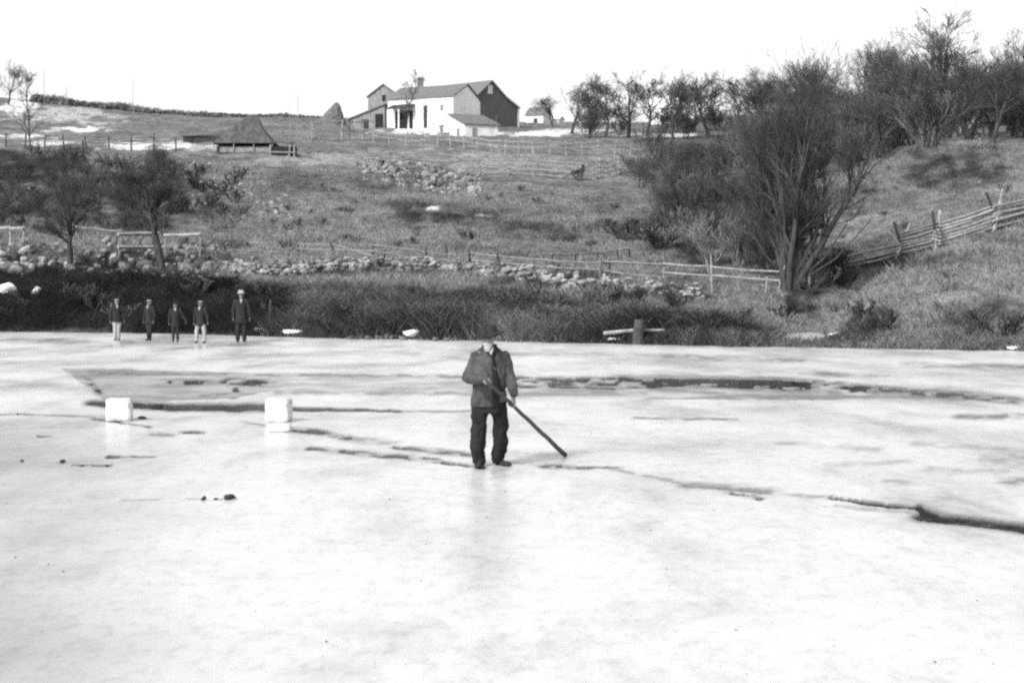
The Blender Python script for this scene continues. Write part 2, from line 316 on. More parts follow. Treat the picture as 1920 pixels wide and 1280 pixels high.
def ice_mat():
    m, t, b = nt('wet_snow_ice'); g = t.nodes.new('ShaderNodeNewGeometry').outputs['Position']
    W = N(t, 'ShaderNodeAttribute', attribute_name='wet').outputs['Fac']; D = N(t, 'ShaderNodeAttribute', attribute_name='dirt').outputs['Fac']
    n1 = noise(t, mapping(t, g, (.55, .22, 1)), 1., 9, .68); n2 = noise(t, mapping(t, g, (1, .6, 1)), 7, 6, .7); n3 = noise(t, g, 60, 3, .6)
    base = ramp(t, n1, [(.3, .30), (.4, .48), (.5, .60), (.62, .66)]); fine = ramp(t, n2, [(.3, .76), (.5, 1)]); gr = ramp(t, n3, [(.35, .80), (.55, 1)])
    mul = N(t, 'ShaderNodeMix', data_type='RGBA', blend_type='MULTIPLY'); mul.inputs[0].default_value = 1; t.links.new(base, mul.inputs[6]); t.links.new(fine, mul.inputs[7])
    mu2 = N(t, 'ShaderNodeMix', data_type='RGBA', blend_type='MULTIPLY'); mu2.inputs[0].default_value = 1; t.links.new(mul.outputs[2], mu2.inputs[6]); t.links.new(gr, mu2.inputs[7])
    k = math_(t, 'MAXIMUM', W, D, True)
    mx = N(t, 'ShaderNodeMix', data_type='RGBA'); t.links.new(k, mx.inputs[0]); t.links.new(mu2.outputs[2], mx.inputs[6]); mx.inputs[7].default_value = (.03, .03, .03, 1)
    t.links.new(mx.outputs[2], b.inputs['Base Color'])
    t.links.new(ramp(t, noise(t, mapping(t, g, (.5, .25, 1)), .7, 4), [(.35, .16), (.6, .34)]), b.inputs['Roughness']); b.inputs['Specular IOR Level'].default_value = .38
    h = math_(t, 'ADD', math_(t, 'MULTIPLY', n2, .6), math_(t, 'MULTIPLY', n3, .15))
    bp = N(t, 'ShaderNodeBump', Strength=.22, Distance=.02); t.links.new(h, bp.inputs['Height']); t.links.new(bp.outputs[0], b.inputs['Normal']); return m
tag(link('ice', fastmesh('ice', np.stack([Xi, Yi, Zi], -1).reshape(-1, 3), Q, {'wet': wet.ravel(), 'dirt': dirt.ravel()}, True), ice_mat()), kind='structure')
wm, t_, b_ = nt('pond_water'); b_.inputs['Base Color'].default_value = (.02, .02, .02, 1); b_.inputs['Roughness'].default_value = .06; b_.inputs['IOR'].default_value = 1.2
bp = N(t_, 'ShaderNodeBump', Strength=.12, Distance=.02); t_.links.new(noise(t_, t_.nodes.new('ShaderNodeNewGeometry').outputs['Position'], 5, 3), bp.inputs['Height']); t_.links.new(bp.outputs[0], b_.inputs['Normal'])
tag(MB().add([(-200, -20, -.016), (200, -20, -.016), (200, 90, -.016), (-200, 90, -.016)], [(0, 1, 2, 3)]).obj('water', wm), kind='structure')

# ------------------------------------------------------------------ grass and brush (uncountable)
def ribbons(P0, D, H, Wd, tone, bend=.25, seg=2):
    "thin upright blades: P0 Nx3 base, D Nx2 lean direction, returns V,Q,attr"
    n = len(P0); a = rng.uniform(0, math.pi, n)*.9-.4; side = np.stack([np.cos(a), np.sin(a)*.5, np.zeros(n)], 1)*Wd[:, None]
    V = []; 
    for k in range(seg+1):
        u = k/seg; c = P0+np.stack([D[:, 0]*H*u*(bend+u*bend), D[:, 1]*H*u*(bend+u*bend), H*u], 1); w = side*(1-.75*u)
        V += [c-w, c+w]
    V = np.stack(V, 1); m = 2*(seg+1); b = (np.arange(n)*m)[:, None]
    Q = np.concatenate([b+np.array([[2*k, 2*k+1, 2*k+3, 2*k+2]]) for k in range(seg)], 0)
    return V.reshape(-1, 3), Q, np.repeat(tone, m)
n = 230000; px = rng.uniform(-150, 2080, n); rel = rng.uniform(0, 1, n)**1.3*75; y = shore(px)+.1+rel; x = (px-960)/F*y; z = zg(x, y)
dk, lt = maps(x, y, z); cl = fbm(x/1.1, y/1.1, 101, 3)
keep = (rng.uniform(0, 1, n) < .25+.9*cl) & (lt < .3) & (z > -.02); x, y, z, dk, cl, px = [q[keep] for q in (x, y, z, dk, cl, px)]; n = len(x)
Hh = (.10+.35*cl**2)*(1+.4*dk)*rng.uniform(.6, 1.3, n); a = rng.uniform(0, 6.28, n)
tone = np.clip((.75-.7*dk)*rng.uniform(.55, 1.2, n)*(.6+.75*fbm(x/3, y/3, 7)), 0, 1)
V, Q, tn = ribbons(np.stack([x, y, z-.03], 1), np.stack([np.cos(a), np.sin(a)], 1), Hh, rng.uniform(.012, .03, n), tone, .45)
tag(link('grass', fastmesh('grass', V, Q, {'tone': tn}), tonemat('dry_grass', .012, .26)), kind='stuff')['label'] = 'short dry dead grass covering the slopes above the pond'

def brush_points(n, x0, x1, dmax):
    px = rng.uniform(x0, x1, n); rel = rng.uniform(0, 1, n)*dmax; y = shore(px)+.15+rel; x = (px-960)/F*y
    cl = fbm(x/1.6, y/1.6, 111, 3); k = rng.uniform(0, 1, n) < sstep(.28, .6, cl)+.12; return px[k], x[k], y[k], rel[k], cl[k]
VV = []; QQ = []; TT = []; off = 0
for (n, x0, x1, dm, hh0, hh1, t0, t1) in ((17000, -150, 540, 8.5, 1.5, .7, .0, .06), (20000, 500, 1460, 10, 1.2, .35, .02, .38), (7000, 1420, 2080, 2.6, .5, .25, .1, .6), (2500, 1480, 1640, 9, .6, .3, .0, .2)):
    px, x, y, rel, cl = brush_points(n, x0, x1, dm)
    for rep in range(6):
        nn = len(x); xx = x+rng.normal(0, .12, nn); yy = y+rng.normal(0, .12, nn); a = rng.uniform(0, 6.28, nn)
        h = (hh0+(hh1-hh0)*rel/dm)*(.15+1.2*cl**1.5)*rng.uniform(.3, 1.15, nn)
        big = fbm(x/2.2, y/2.2, 133, 3); pale = (rng.uniform(0, 1, nn) < .22)*t1*1.1; tone = np.clip(t0+(t1-t0)*(sstep(.3, .7, big))*rng.uniform(.2, 1.7, nn)+pale, 0, 1)
        zz = zg(xx, yy)-.04
        V, Q, tn = ribbons(np.stack([xx, yy, zz], 1), np.stack([np.cos(a), np.sin(a)], 1), h, rng.uniform(.005, .014, nn), tone, rng.uniform(.3, .75), 3)
        VV.append(V); QQ.append(Q+off); TT.append(tn); off += len(V)
        # side twigs from half height
        u = rng.uniform(.3, .9, nn); b = .3*np.ones(nn)
        p = np.stack([xx+np.cos(a)*h*u*b, yy+np.sin(a)*h*u*b, zz+h*u], 1); a2 = rng.uniform(0, 6.28, nn)
        V, Q, tn = ribbons(p, np.stack([np.cos(a2), np.sin(a2)], 1)*2.2, h*rng.uniform(.2, .5, nn), rng.uniform(.005, .012, nn), tone, .5, 2)
        VV.append(V); QQ.append(Q+off); TT.append(tn); off += len(V)
tag(link('brush', fastmesh('brush', np.concatenate(VV), np.concatenate(QQ), {'tone': np.concatenate(TT)}), tonemat('dead_brush', .010, .26)), kind='stuff')['label'] = 'tangled dead weeds and brush along the far bank'

# ------------------------------------------------------------------ trees and shrubs
def grow(seed, H, r0, stems=1, lean=.15, up=.25, levels=4, kids=(6, 6, 5, 5), ang=(.7, .75, .8, .8), ratio=(.6, .55, .5, .5), droop=0., first=.35, wob=.18):
    R = random.Random(seed); br = []
    def go(p, d, L, r, lv):
        n = 6 if lv == 0 else (5 if lv == 1 else 3); pts = [p.copy()]; rad = [r]; q = p.copy(); dd = d.copy()
        for i in range(n):
            dd = (dd+Vector((R.gauss(0, wob), R.gauss(0, wob), R.gauss(0, wob)*.6+up*.25-droop*lv*.12))).normalized()
            q = q+dd*(L/n); pts.append(q.copy()); rad.append(r*(1-.75*(i+1)/n))
        br.append((lv, pts, rad))
        if lv >= levels-0: return
        for k in range(kids[min(lv, 3)]+R.randint(-1, 1)):
            t = first+(1-first)*(k+R.random())/kids[min(lv, 3)] if lv == 0 else .2+.8*R.random()
            t = min(t, .98); i = int(t*n); f = t*n-i; pp = pts[i].lerp(pts[i+1], f); base = (pts[i+1]-pts[i]).normalized()
            per = base.orthogonal().normalized(); per.rotate(Matrix.Rotation(R.uniform(0, 6.283), 3, base))
            a = ang[min(lv, 3)]*R.uniform(.6, 1.3); nd = (base*math.cos(a)+per*math.sin(a)).normalized()
            go(pp, nd, L*ratio[min(lv, 3)]*R.uniform(.7, 1.25)*(1.15-.5*t if lv == 0 else 1), max(rad[i]*.6, .006), lv+1)
    for s in range(stems):
        a = R.uniform(0, 6.283); l = lean*(R.uniform(.3, 1) if stems > 1 else .5)
        go(Vector((math.cos(a)*.12*(stems > 1), math.sin(a)*.12*(stems > 1), -.15)), Vector((math.cos(a)*l, math.sin(a)*l, 1)).normalized(), H*(1 if stems == 1 else R.uniform(.6, 1)), r0*(1 if stems == 1 else R.uniform(.5, 1)), 0)
    return br
def tree_meshes(key, br, twigr=.016, split=1):
    A = MB(); B = MB()
    for lv, pts, rad in br:
        if lv <= split: A.tube(pts, np.maximum(rad, twigr), 6 if lv == 0 else 5, cap=False)
        else: B.tube(pts, np.maximum(rad, twigr), 3, cap=False)
    return A.mesh('trunk', True), B.mesh('crown')
def tree_proto(name, br, bark, twig, twigr=.016, split=1):
    me1, me2 = tree_meshes(name, br, twigr, split); me1.materials.append(bark); me2.materials.append(twig); return name, me1, me2
USED = {}
def plant(proto, pos, rz, sc, label, cat, group=None):
    name, m1, m2 = proto; o = thing(name, label, cat, pos, rz, group); o.scale = (sc, sc, sc) if isinstance(sc, (int, float)) else sc
    link('trunk', m1, None, o); link('crown', m2, None, o); return o
orch = [tree_proto('orchard_tree', grow(s, 3.4, .17, 1, .3, .3, 4, (7, 7, 6, 4), (.9, .75, .7, .7), (.72, .62, .58, .55), .15, .35, .15), M['bark'], M['twig'], .012) for s in (1, 2, 3)]
shadeT = [tree_proto('bare_tree', grow(s, 6.2, .22, 1, .2, .3, 4, (9, 7, 6, 4), (.7, .6, .6, .65), (.62, .6, .56, .52), .06, .25, .13), M['bark'], M['twig'], .010) for s in (11, 12, 13)]
darkT = [tree_proto('dark_tree', grow(s, 5.6, .26, 1, .08, .5, 4, (9, 6, 6, 4), (.75, .6, .6, .65), (.5, .6, .56, .52), .02, .42, .07), M['bark'], M['twigdark'], .011) for s in (41, 42)]
thinT = [tree_proto('slender_tree', grow(s, 6.5, .09, 1, .1, .4, 3, (14, 5, 4), (.6, .7, .8), (.3, .5, .5), 0, .2), M['bark'], M['twig'], .014) for s in (21, 22)]
shrub = [tree_proto('shrub', grow(s, 2.2, .03, 11, .6, .35, 3, (5, 4, 3), (.45, .5, .6), (.52, .55, .55), 0, .2, .1), M['bark'], M['twig'], .008) for s in (31, 32, 33)]
for n_, a_, b2 in orch[:2]: b2.materials[0] = M['twigdark']
dshrub = [(n_, a_.copy(), b2.copy()) for n_, a_, b2 in shrub]; pshrub = [(n_, a_.copy(), b2.copy()) for n_, a_, b2 in shrub]
for n_, a_, b2 in pshrub: a_.materials[0] = M['barkpale']; b2.materials[0] = M['twigpale']
mixs = shrub+pshrub[:2]
for n_, a_, b2 in dshrub: a_.materials[0] = M['bark']; b2.materials[0] = M['twigdark']
big = tree_proto('willow_tree', grow(8, 10, .26, 6, .5, .4, 4, (11, 6, 4, 4), (.62, .55, .55, .6), (.42, .55, .55, .55), 0, .12, .11), M['bark'], M['twigdark'], .007)

b0 = at(1478, 548); o = plant(big, b0, .6, (.88, .88, 1.0), 'large bare many-stemmed tree at the mouth of the dark gully', 'tree')
bp_ = MB()
for k, (tx, ty) in enumerate([(1560, 330), (1600, 400), (1640, 405), (1530, 300)]):
    e = P(tx, ty, b0.y-.6+k*.4)-b0; e = Vector(e); m_ = e*.5+Vector((.2, 0, -.25)); bp_.tube([(0, 0, .1), tuple(m_), tuple(e)], [.09, .05, .015], 6)
TR = [  # proto, px, base py or Y, height px (photo), label
 (shadeT[0], 1820, 262, 225, 'tallest bare tree on the right skyline with a wide ragged crown'),
 (shadeT[1], 1908, 250, 200, 'bare tree cut by the right edge of the photo on the skyline'),
 (shadeT[2], 1640, 300, 195, 'forked dark-trunked tree on the ridge left of the tallest tree'),
 (shadeT[1], 1725, 272, 150, 'smaller bare tree between the forked tree and the tallest tree'),
 (shadeT[0], 1560, 290, 175, 'broad bare tree behind the top of the many-stemmed tree'),
 (shadeT[2], 1500, 262, 130, 'hazy bare tree on the ridge just behind the many-stemmed tree'),
 (orch[0], 1072, 252, 88, 'leftmost orchard tree, leaning and twisted, right of the barn'),
 (orch[1], 1036, 238, 62, 'small low orchard tree nearest the distant house'),
 (orch[2], 1135, 258, 110, 'orchard tree with a crooked double trunk, second big one from the barn'),
 (orch[0], 1178, 258, 112, 'orchard tree with a bushy rounded crown in the middle of the row'),
 (orch[1], 1212, 255, 120, 'orchard tree with a dark straight trunk above the field fence end'),
 (orch[2], 1262, 262, 112, 'dense dark orchard tree left of the pale gap'),
 (orch[0], 1330, 258, 118, 'dense dark orchard tree right of the pale gap'),
 (orch[1], 1385, 258, 120, 'orchard tree at the right end of the row, partly behind brush'),
 (orch[2], 1430, 262, 110, 'small bare tree between the orchard row and the many-stemmed tree'),
 (orch[1], 1300, 248, 100, 'thin orchard tree behind the two dense dark ones'),
 (orch[0], 1105, 246, 60, 'low scrubby orchard tree behind the double-trunked one'),
 (shadeT[1], 15, 196, 90, 'bare tree at the far left edge standing on the hilltop'),
 (thinT[0], 60, 290, 170, 'tall thin bare tree beside the left rail fence'),
 (thinT[1], 762, 250, 125, 'slender bare tree in front of the white farmhouse'),
 (thinT[0], 656, 262, 42, 'tiny sapling by the lean-to left of the farmhouse'),
 (darkT[0], 133, 508, 200, 'dark-trunked tree among the boulders at left'),
 (darkT[1], 302, 514, 235, 'dark upright tree rising between the pale board fences'),
 (thinT[1], 1225, 350, 180, 'slender dark tree at the edge of the brushy slope'),
 (shadeT[0], 1290, 420, 150, 'bare tree low on the brushy slope left of the many-stemmed tree'),
 (shadeT[2], 1370, 400, 190, 'bare tree halfway up the brushy slope'),
 (shadeT[1], 1860, 268, 180, 'bushy bare tree between the tallest tree and the right edge')]
for i, (pt, px, py, hpx, lab) in enumerate(TR):
    p = at(px, py); Hm = hpx*p.y/F; m2 = pt[2]; 
    zt = max(v.co.z for v in m2.vertices); s = Hm/zt*(1.13 if pt in orch else (1.14 if px > 1600 else 1))
    wd = 1.25 if pt in shadeT[:] and px > 1450 else (1.3 if pt in darkT else 1.0)
    plant(pt, p, i*1.3, (s*wd, s*wd, s), lab, 'tree', 'orchard trees on the hilltop' if pt in orch else None)
R5 = random.Random(5)
for i in range(28):
    px = 1440+i*17.5+R5.uniform(-12, 12); p = at(px, R5.uniform(228, 262)); pt = shadeT[i % 3]; zt = max(v.co.z for v in pt[2].vertices)
    s = (125+55*(px > 1600)+R5.uniform(-25, 25))*p.y/F/zt; plant(pt, p, R5.uniform(0, 6), (s*1.15, s*1.15, s), 'hazy bare tree in the belt along the ridge behind the foremost trees', 'tree', 'belt of bare trees behind the ridge')
# limbs reaching right over the slope belong to the large tree
bp_.obj('limb', M['bark'], o).matrix_parent_inverse = Matrix.Diagonal((1/.88, 1/.88, 1, 1))@Matrix.Rotation(-.6, 4, 'Z')
tiny = grow(61, 2.2, .03, 7, .7, .35, 2, (5, 4), (.5, .6), (.5, .5), 0, .15, .12); TY = MB()
for lv, pts, rad in tiny: TY.tube(pts, np.maximum(rad, .03), 3, cap=False)
TYV = np.concatenate(TY.v); TYQ = np.array(TY.f); UV_ = []; UQ_ = []; UT_ = []; uo = [0]
def weeds(n, x0, x1, y0, y1, s0, s1, poly=None):
    k = 0
    while k < n:
        px = random.uniform(x0, x1); py = random.uniform(y0, y1)
        if poly and not poly(px, py): continue
        p = at(px, py); a = random.uniform(0, 6.28); sc = random.uniform(s0, s1); c, d = math.cos(a), math.sin(a)
        UV_.append(TYV@np.array([[c, d, 0], [-d, c, 0], [0, 0, .8]])*sc*np.array([1.25, 1.25, 1])+np.array(p)); UQ_.append(TYQ+uo[0]); uo[0] += len(TYV); UT_.append(np.full(len(TYV), random.choice([.05, .15, .3, .6]))); k += 1
def shrubs(n, x0, x1, y0, y1, s0, s1, protos, label, group, poly=None):
    k = 0
    while k < n:
        px = random.uniform(x0, x1); py = random.uniform(y0, y1)
        if poly and not poly(px, py): continue
        p = at(px, py); s = random.uniform(s0, s1)*1.0; plant(random.choice(protos), p, random.uniform(0, 6), (s*1.25, s*1.25, s), label, 'shrub', group); k += 1
shrubs(80, 1180, 1475, 290, 520, .6, 1.4, mixs+dshrub+dshrub[:1], 'bare shrub in the thicket left of the many-stemmed tree', 'shrubs of the thicket on the slope', lambda a, b: b < 320+(a-1215)*1.2+60 and b > 260)
shrubs(48, 1400, 1900, 262, 330, 1.0, 2.1, mixs, 'bare shrub along the wooded ridge at right', 'shrubs of the wooded ridge', lambda a, b: b < 335-(a-1400)*.18)
shrubs(30, 1440, 1920, 215, 262, 1.3, 2.6, mixs, 'bare shrub behind the ridge trees at right', 'shrubs behind the ridge trees')
shrubs(62, -20, 330, 300, 440, .3, .8, dshrub+shrub[:1], 'dark bare shrub on the left slope above the boulders', 'dark shrubs on the left slope')
weeds(40, 240, 460, 320, 440, .25, .6)
_ln = lambda a: np.interp(a, [1440, 1500, 1640, 1800, 1930], [410, 362, 306, 262, 255])
shrubs(62, 1440, 1930, 222, 400, 1.2, 2.4, mixs+dshrub, 'bare shrub in the dense belt below the ridge trees at right', 'shrubs in the belt below the ridge', lambda a, b: b < _ln(a))
weeds(45, 450, 1200, 345, 470, .12, .3)
weeds(30, 1500, 1900, 300, 600, .12, .28, lambda a, b: b > _ln(a))
shrubs(14, 1100, 1420, 240, 262, 1., 1.9, dshrub, 'dark undergrowth bush beneath the orchard trees', 'bushes beneath the orchard')
weeds(16, 0, 540, 560, 610, .35, .6)
weeds(34, 560, 1400, 560, 625, .25, .5)
weeds(8, 1440, 1900, 600, 640, .25, .5)
weeds(8, 1500, 1600, 500, 560, .4, .8)
weeds(8, 1160, 1290, 400, 470, .5, .9)

tag(link('undergrowth', fastmesh('undergrowth', np.concatenate(UV_), np.concatenate(UQ_), {'tone': np.concatenate(UT_)}), tonemat('weed_stems', .02, .22)), kind='stuff')['label'] = 'low weedy undergrowth scattered over the banks and slopes'
# ------------------------------------------------------------------ boulders and stone walls
def rock(seed, n=10, m=7):
    r = np.random.default_rng(seed); b = MB().ball((0, 0, 0), (.5, .42, .36), 13, 9); V = b.v[0]
    for k in range(12):
        d = r.normal(size=3); d /= np.linalg.norm(d); h = r.uniform(.16, .33); s = V@d; V -= np.outer(np.maximum(0, s-h)*.85, d)
    V += r.normal(0, .012, V.shape); return V, b.f
rocks = [rock(s) for s in range(8)]
rockme = []
for V, f in rocks:
    me = MB().add(V, f).mesh('boulder'); me.materials.append(M['stone']); rockme.append(me)
rockdk = []
for me in rockme: c = me.copy(); c.materials[0] = M['stonedark']; rockdk.append(c)
def boulder(p, s, label, group, dark=False, sink=.25):
    me = random.choice(rockdk if dark else rockme); o = bpy.data.objects.new('boulder', me); COL.objects.link(o)
    o.location = (p.x, p.y, p.z+s*(.36-sink)); o.rotation_euler = (random.uniform(-.5, .5), random.uniform(-.5, .5), random.uniform(0, 6)); o.scale = (s*random.uniform(.9, 1.4), s, s*random.uniform(.8, 1.15))
    return tag(o, label, 'boulder', group)
for k in range(140):
    px = random.uniform(-20, 435); py = random.uniform(458, 530)-(8 if px < 200 else 0)
    boulder(at(px, py), random.choice([.35, .5, .6, .8, 1.0])*random.uniform(.8, 1.2), 'pale boulder tumbled along the foot of the left slope', 'boulders along the foot of the left slope', random.random() < .5)
for k in range(132):
    a = random.uniform(0, 6.28); r = math.sqrt(random.random()); px = 790+118*r*math.cos(a); py = 332+23*r*math.sin(a)+(px-790)*.16
    boulder(at(px, py), random.choice([.35, .5, .7, 1.05])*random.uniform(.8, 1.2), 'grey boulder in the heap on the slope below the farmhouse', 'boulder heap below the farmhouse', random.random() < .5)
SM = MB()
for k in range(520):
    if k > 110: px = random.choice([random.uniform(-20, 430), random.uniform(680, 900), random.uniform(680, 900)]); py = random.uniform(460, 528) if px < 431 else 332+random.uniform(-24, 24)+(px-790)*.16; p = at(px, py); V, f = random.choice(rocks); SM.add(V*random.uniform(.25, .6)+np.array([p.x, p.y, p.z+.03]), f); continue
    px = random.gauss(470, 60); py = 365+(px-470)*.35+random.gauss(0, 20)
    p = at(px, py); V, f = random.choice(rocks); SM.add(V*random.uniform(.2, .5)+np.array([p.x, p.y, p.z+.04]), f)
tag(SM.obj('small_stones', M['stone']), kind='stuff')['label'] = 'small loose stones scattered over the slopes'
def wall_stones(name, pts, h, w, label, dark=.3, dens=34):
    W = MB(); 
    for (a, b) in zip(pts[:-1], pts[1:]):
        A = at(*a); B = at(*b); L = (B-A).length
        for k in range(int(L*dens)):
            t = random.random(); c = A.lerp(B, t); ox = random.gauss(0, w*.35); lay = random.random()
            x, y = c.x+random.uniform(-.2, .2), c.y+ox; z = gz(x, y)+h*lay*max(.3, 1-abs(ox)/w)*random.uniform(.6, 1.1)
            V, f = random.choice(rocks); s = random.choice([.15, .22, .3, .45, .6])*random.uniform(.8, 1.2)*(1.2-.5*lay); Rm = np.array(Matrix.Rotation(random.uniform(0, 6), 3, 'Z')@Matrix.Rotation(random.uniform(-.6, .6), 3, 'X'))
            W.add((V*s*np.array([1.2, 1, .8]))@Rm.T+np.array([x, y, z]), f)
    return tag(W.obj(name, M['stone']), label, 'stone wall')
wall_stones('stone_wall', [(425, 512), (600, 512), (760, 508), (905, 512)], .8, .6, 'tumbled dry stone wall running from the boulders to behind the man')
wall_stones('stone_wall', [(905, 516), (1050, 540), (1200, 550), (1320, 565)], .8, .7, 'dry stone wall sagging towards the gully under the broken rail fence', dens=34)
# hilltop hedge
W = MB()
for px in np.arange(60, 640, 2.2):
    for _ in range(3):
        q = on(px+random.uniform(-2, 2), random.uniform(292, 296)); Vr, fr = random.choice(rocks); sr = random.uniform(.7, 1.2)*float(np.interp(px, [60, 200, 400, 640], [1.2, 1.1, .8, .6]))
        W.add(Vr*sr+np.array([q.x, q.y, q.z+random.uniform(0, .9)*float(np.interp(px, [60, 200, 400, 640], [1.4, 1.1, .6, .4]))]), fr)
tag(W.obj('stone_wall', M['stonedark']), 'dark lumpy stone wall on the skyline at left, under the hedge', 'stone wall')
hv = []; 
nn = 5200; hp = rng.uniform(62, 640, nn); 
hy = rng.uniform(292, 297, nn); hx = (hp-960)/F*hy; hz = zg(hx, hy); hh = np.interp(hp, [60, 90, 200, 300, 450, 600, 640], [.9, 1.5, 1.5, 1.2, .8, .4, .2])*(.55+.8*fbm(hx/3, hy*0, 5))*rng.uniform(.5, 1.1, nn); a = rng.uniform(0, 6.28, nn)
V, Q, tn = ribbons(np.stack([hx, hy, hz-.1], 1), np.stack([np.cos(a), np.sin(a)], 1), hh, rng.uniform(.06, .16, nn), rng.uniform(0, 1, nn)*.6, .35, 2)
tag(link('hedge', fastmesh('hedge', V, Q, {'tone': tn}), tonemat('hedge_twigs', .04, .22)), 'low ragged dark hedge along the skyline at left', 'hedge')

# ------------------------------------------------------------------ fences, posts
def fence(name, pts, label, h=1.2, rails=(.45, .95), rr=.05, pr=.06, spacing=2.6, m='palewood', mp=None, wob=.06, group=None, dirty=0, broken=0):
    R = random.Random(len(label)*7+int(pts[0][0])); G = [at(*p) if p[1] > 0 else on(p[0], -p[1]) for p in pts]; o = thing(name, label, 'fence', G[0], 0, group); base = G[0]
    Pn = []
    for A, B in zip(G[:-1], G[1:]):
        k = max(1, round((B-A).length/spacing))
        for i in range(k): q = A.lerp(B, i/k); Pn.append(Vector((q.x, q.y, gz(q.x, q.y))))
    Pn.append(G[-1])
    for i, q in enumerate(Pn):
        hh = h*R.uniform(.85, 1.12); l = Vector((R.gauss(0, wob), R.gauss(0, wob), 0)); s = q-base
        MB().tube([tuple(s+Vector((0, 0, -.2))), tuple(s+l*.5+Vector((0, 0, hh*.5))), tuple(s+l+Vector((0, 0, hh)))], [pr*1.1, pr, pr*.85], 6).obj('post', M[mp or m], o)
    for A, B in zip(Pn[:-1], Pn[1:]):
        for r in rails:
            if R.random() < broken: continue
            a = A-base+Vector((0, -pr, h*r*R.uniform(.93, 1.05))); b = B-base+Vector((0, -pr, h*r*R.uniform(.93, 1.05)))
            if R.random() < dirty: b = B-base+Vector((0, -pr, .08))
            d = (b-a)*.03; mid = (a+b)/2+Vector((0, 0, R.uniform(-.06, .02)))
            MB().tube([tuple(a-d), tuple(mid), tuple(b+d)], [rr, rr*R.uniform(.85, 1.1), rr*.9], 5).obj('rail', M[m], o)
    return o
fence('rail_fence', [(-25, 276), (120, 280), (330, 284)], 'dark two-rail fence crossing snow patches at upper left', 1.5, (.5, .9), .05, .08, 2.3, 'midwood', 'postdark')
fence('rail_fence', [(585, 262), (640, 262), (700, 262)], 'pale high-post fence left of the farmhouse behind the haystack', 2.4, (.45, .9), .06, .08, 2.8, 'palewood')
fence('picket_fence', [(700, 268), (820, 275), (1000, 290), (1240, 291)], 'long pale post-and-rail fence below the farmhouse and orchard', 1.5, (.5, .88), .06, .075, 1.9, 'palewood')
fence('board_fence', [(905, 328), (1000, 333), (1090, 338)], 'pale board fence at the bottom of the bright field', 1.25, (.2, .55, .9), .055, .06, 3., 'palewood')
fence('board_fence', [(1112, 338), (1160, 326), (1230, 318)], 'short pale fence bending uphill into the thicket', 1.5, (.3, .65, .95), .055, .07, 2.5, 'palewood')
fence('board_fence', [(690, 306), (900, 314), (1080, 320)], 'faint low rail fence crossing the bright field behind the boulder heap', .8, (.8,), .06, .04, 4.5, 'palewood')
fence('rail_fence', [(425, 482), (560, 480), (700, 484), (840, 482)], 'low broken dark rail fence above the left stone wall', .75, (.45, .85), .045, .055, 2.7, 'midwood', 'postdark', .2, dirty=.4, broken=.3)
fence('rail_fence', [(720, 500), (880, 500), (940, 506), (1040, 516), (1140, 520)], 'sagging rail fence with leaning dark stakes behind the man', .85, (.4, .8), .045, .06, 2.6, 'midwood', 'postdark', .28, dirty=.35, broken=.3)
fence('rail_fence', [(1035, 495), (1160, 486), (1180, 484)], 'single pale rail on stakes above the sagging fence', .55, (.9,), .05, .05, 2.6, 'palewood', 'postdark')
fence('rail_fence', [(1125, 520), (1245, 524), (1335, 530), (1460, 540)], 'pale-railed fence running to the foot of the many-stemmed tree', .95, (.35, .8), .055, .07, 2.6, 'palewood', 'midwood', .2, dirty=.15, broken=.15)
fence('board_fence', [(-30, 466), (20, 466), (44, 468)], 'pale plank fence at the left edge above the boulders', 1.15, (.9,), .1, .06, 1.5, 'palewood', 'palewood', .03)
fence('board_fence', [(138, 458), (228, 466)], 'greyed single plank fence right of the left dark tree', 1., (.95,), .06, .05, 1.5, 'midwood', 'midwood', .03)
fence('board_fence', [(224, 486), (296, 486)], 'two wide pale boards left of the dark upright tree', 1.4, (.42, .92), .11, .05, 2.1, 'palewood', 'midwood', .02)
fence('board_fence', [(310, 484), (375, 484)], 'pale board and post right of the dark upright tree', 1.25, (.92,), .1, .055, 1.9, 'palewood', 'palewood', .02)

def worm():
    G = [at(px, py) for px, py in ((1588, 506), (1690, 486), (1756, 470), (1868, 434), (1960, 410))]; base = G[0]
    o = thing('split_rail_fence', 'weathered zigzag split-rail fence with crossed stakes climbing the right slope', 'fence', base)
    R = random.Random(4)
    for i, (A, B) in enumerate(zip(G[:-1], G[1:])):
        nr = 4 if i == 0 else 7
        for k in range(nr):
            z = .18+k*.16; a = A-base+Vector((0, R.uniform(-.15, .15), z)); b = B-base+Vector((0, R.uniform(-.15, .15), z+(.05 if i else -.05)))
            d = (b-a)*R.uniform(.03, .09); mid = (a+b)/2+Vector((0, 0, R.uniform(-.1, .03)))
            MB().tube([tuple(a-d), tuple(mid), tuple(b+d)], [.08, .09, .07], 6, sq=.8).obj('rail', M['palewood' if k % 3 else 'midwood'], o)
    for i, q in enumerate(G[1:4]):
        s = q-base; h = 2.1
        for sg in (-1, 1):
            ln = R.uniform(.35, .6)*sg*(.6 if i == 1 else 1)
            MB().tube([tuple(s+Vector((-ln*.6, -.25*sg, -.15))), tuple(s+Vector((ln, .2*sg, h*R.uniform(.8, 1.05))))], [.09, .07], 6).obj('stake', M['palewood' if sg > 0 else 'postdark'], o)
    s = G[1]-base; MB().tube([tuple(s+Vector((-.75, 0, 1.35))), tuple(s+Vector((.35, 0, .1)))], [.05, .06], 6).obj('stake', M['palewood'], o)
    return o
worm()
def stick(name, p0, p1, r, m, label, cat):
    p0 = Vector(p0); p1 = Vector(p1); v = p1-p0; mid = v*.5+Vector((random.uniform(-.02, .02), 0, 0))*v.length
    o = MB().tube([(0, 0, -.1), tuple(mid), tuple(v)], [r, r*.9, r*.6], 6).obj(name, M[m]); o.location = p0; return tag(o, label, cat)
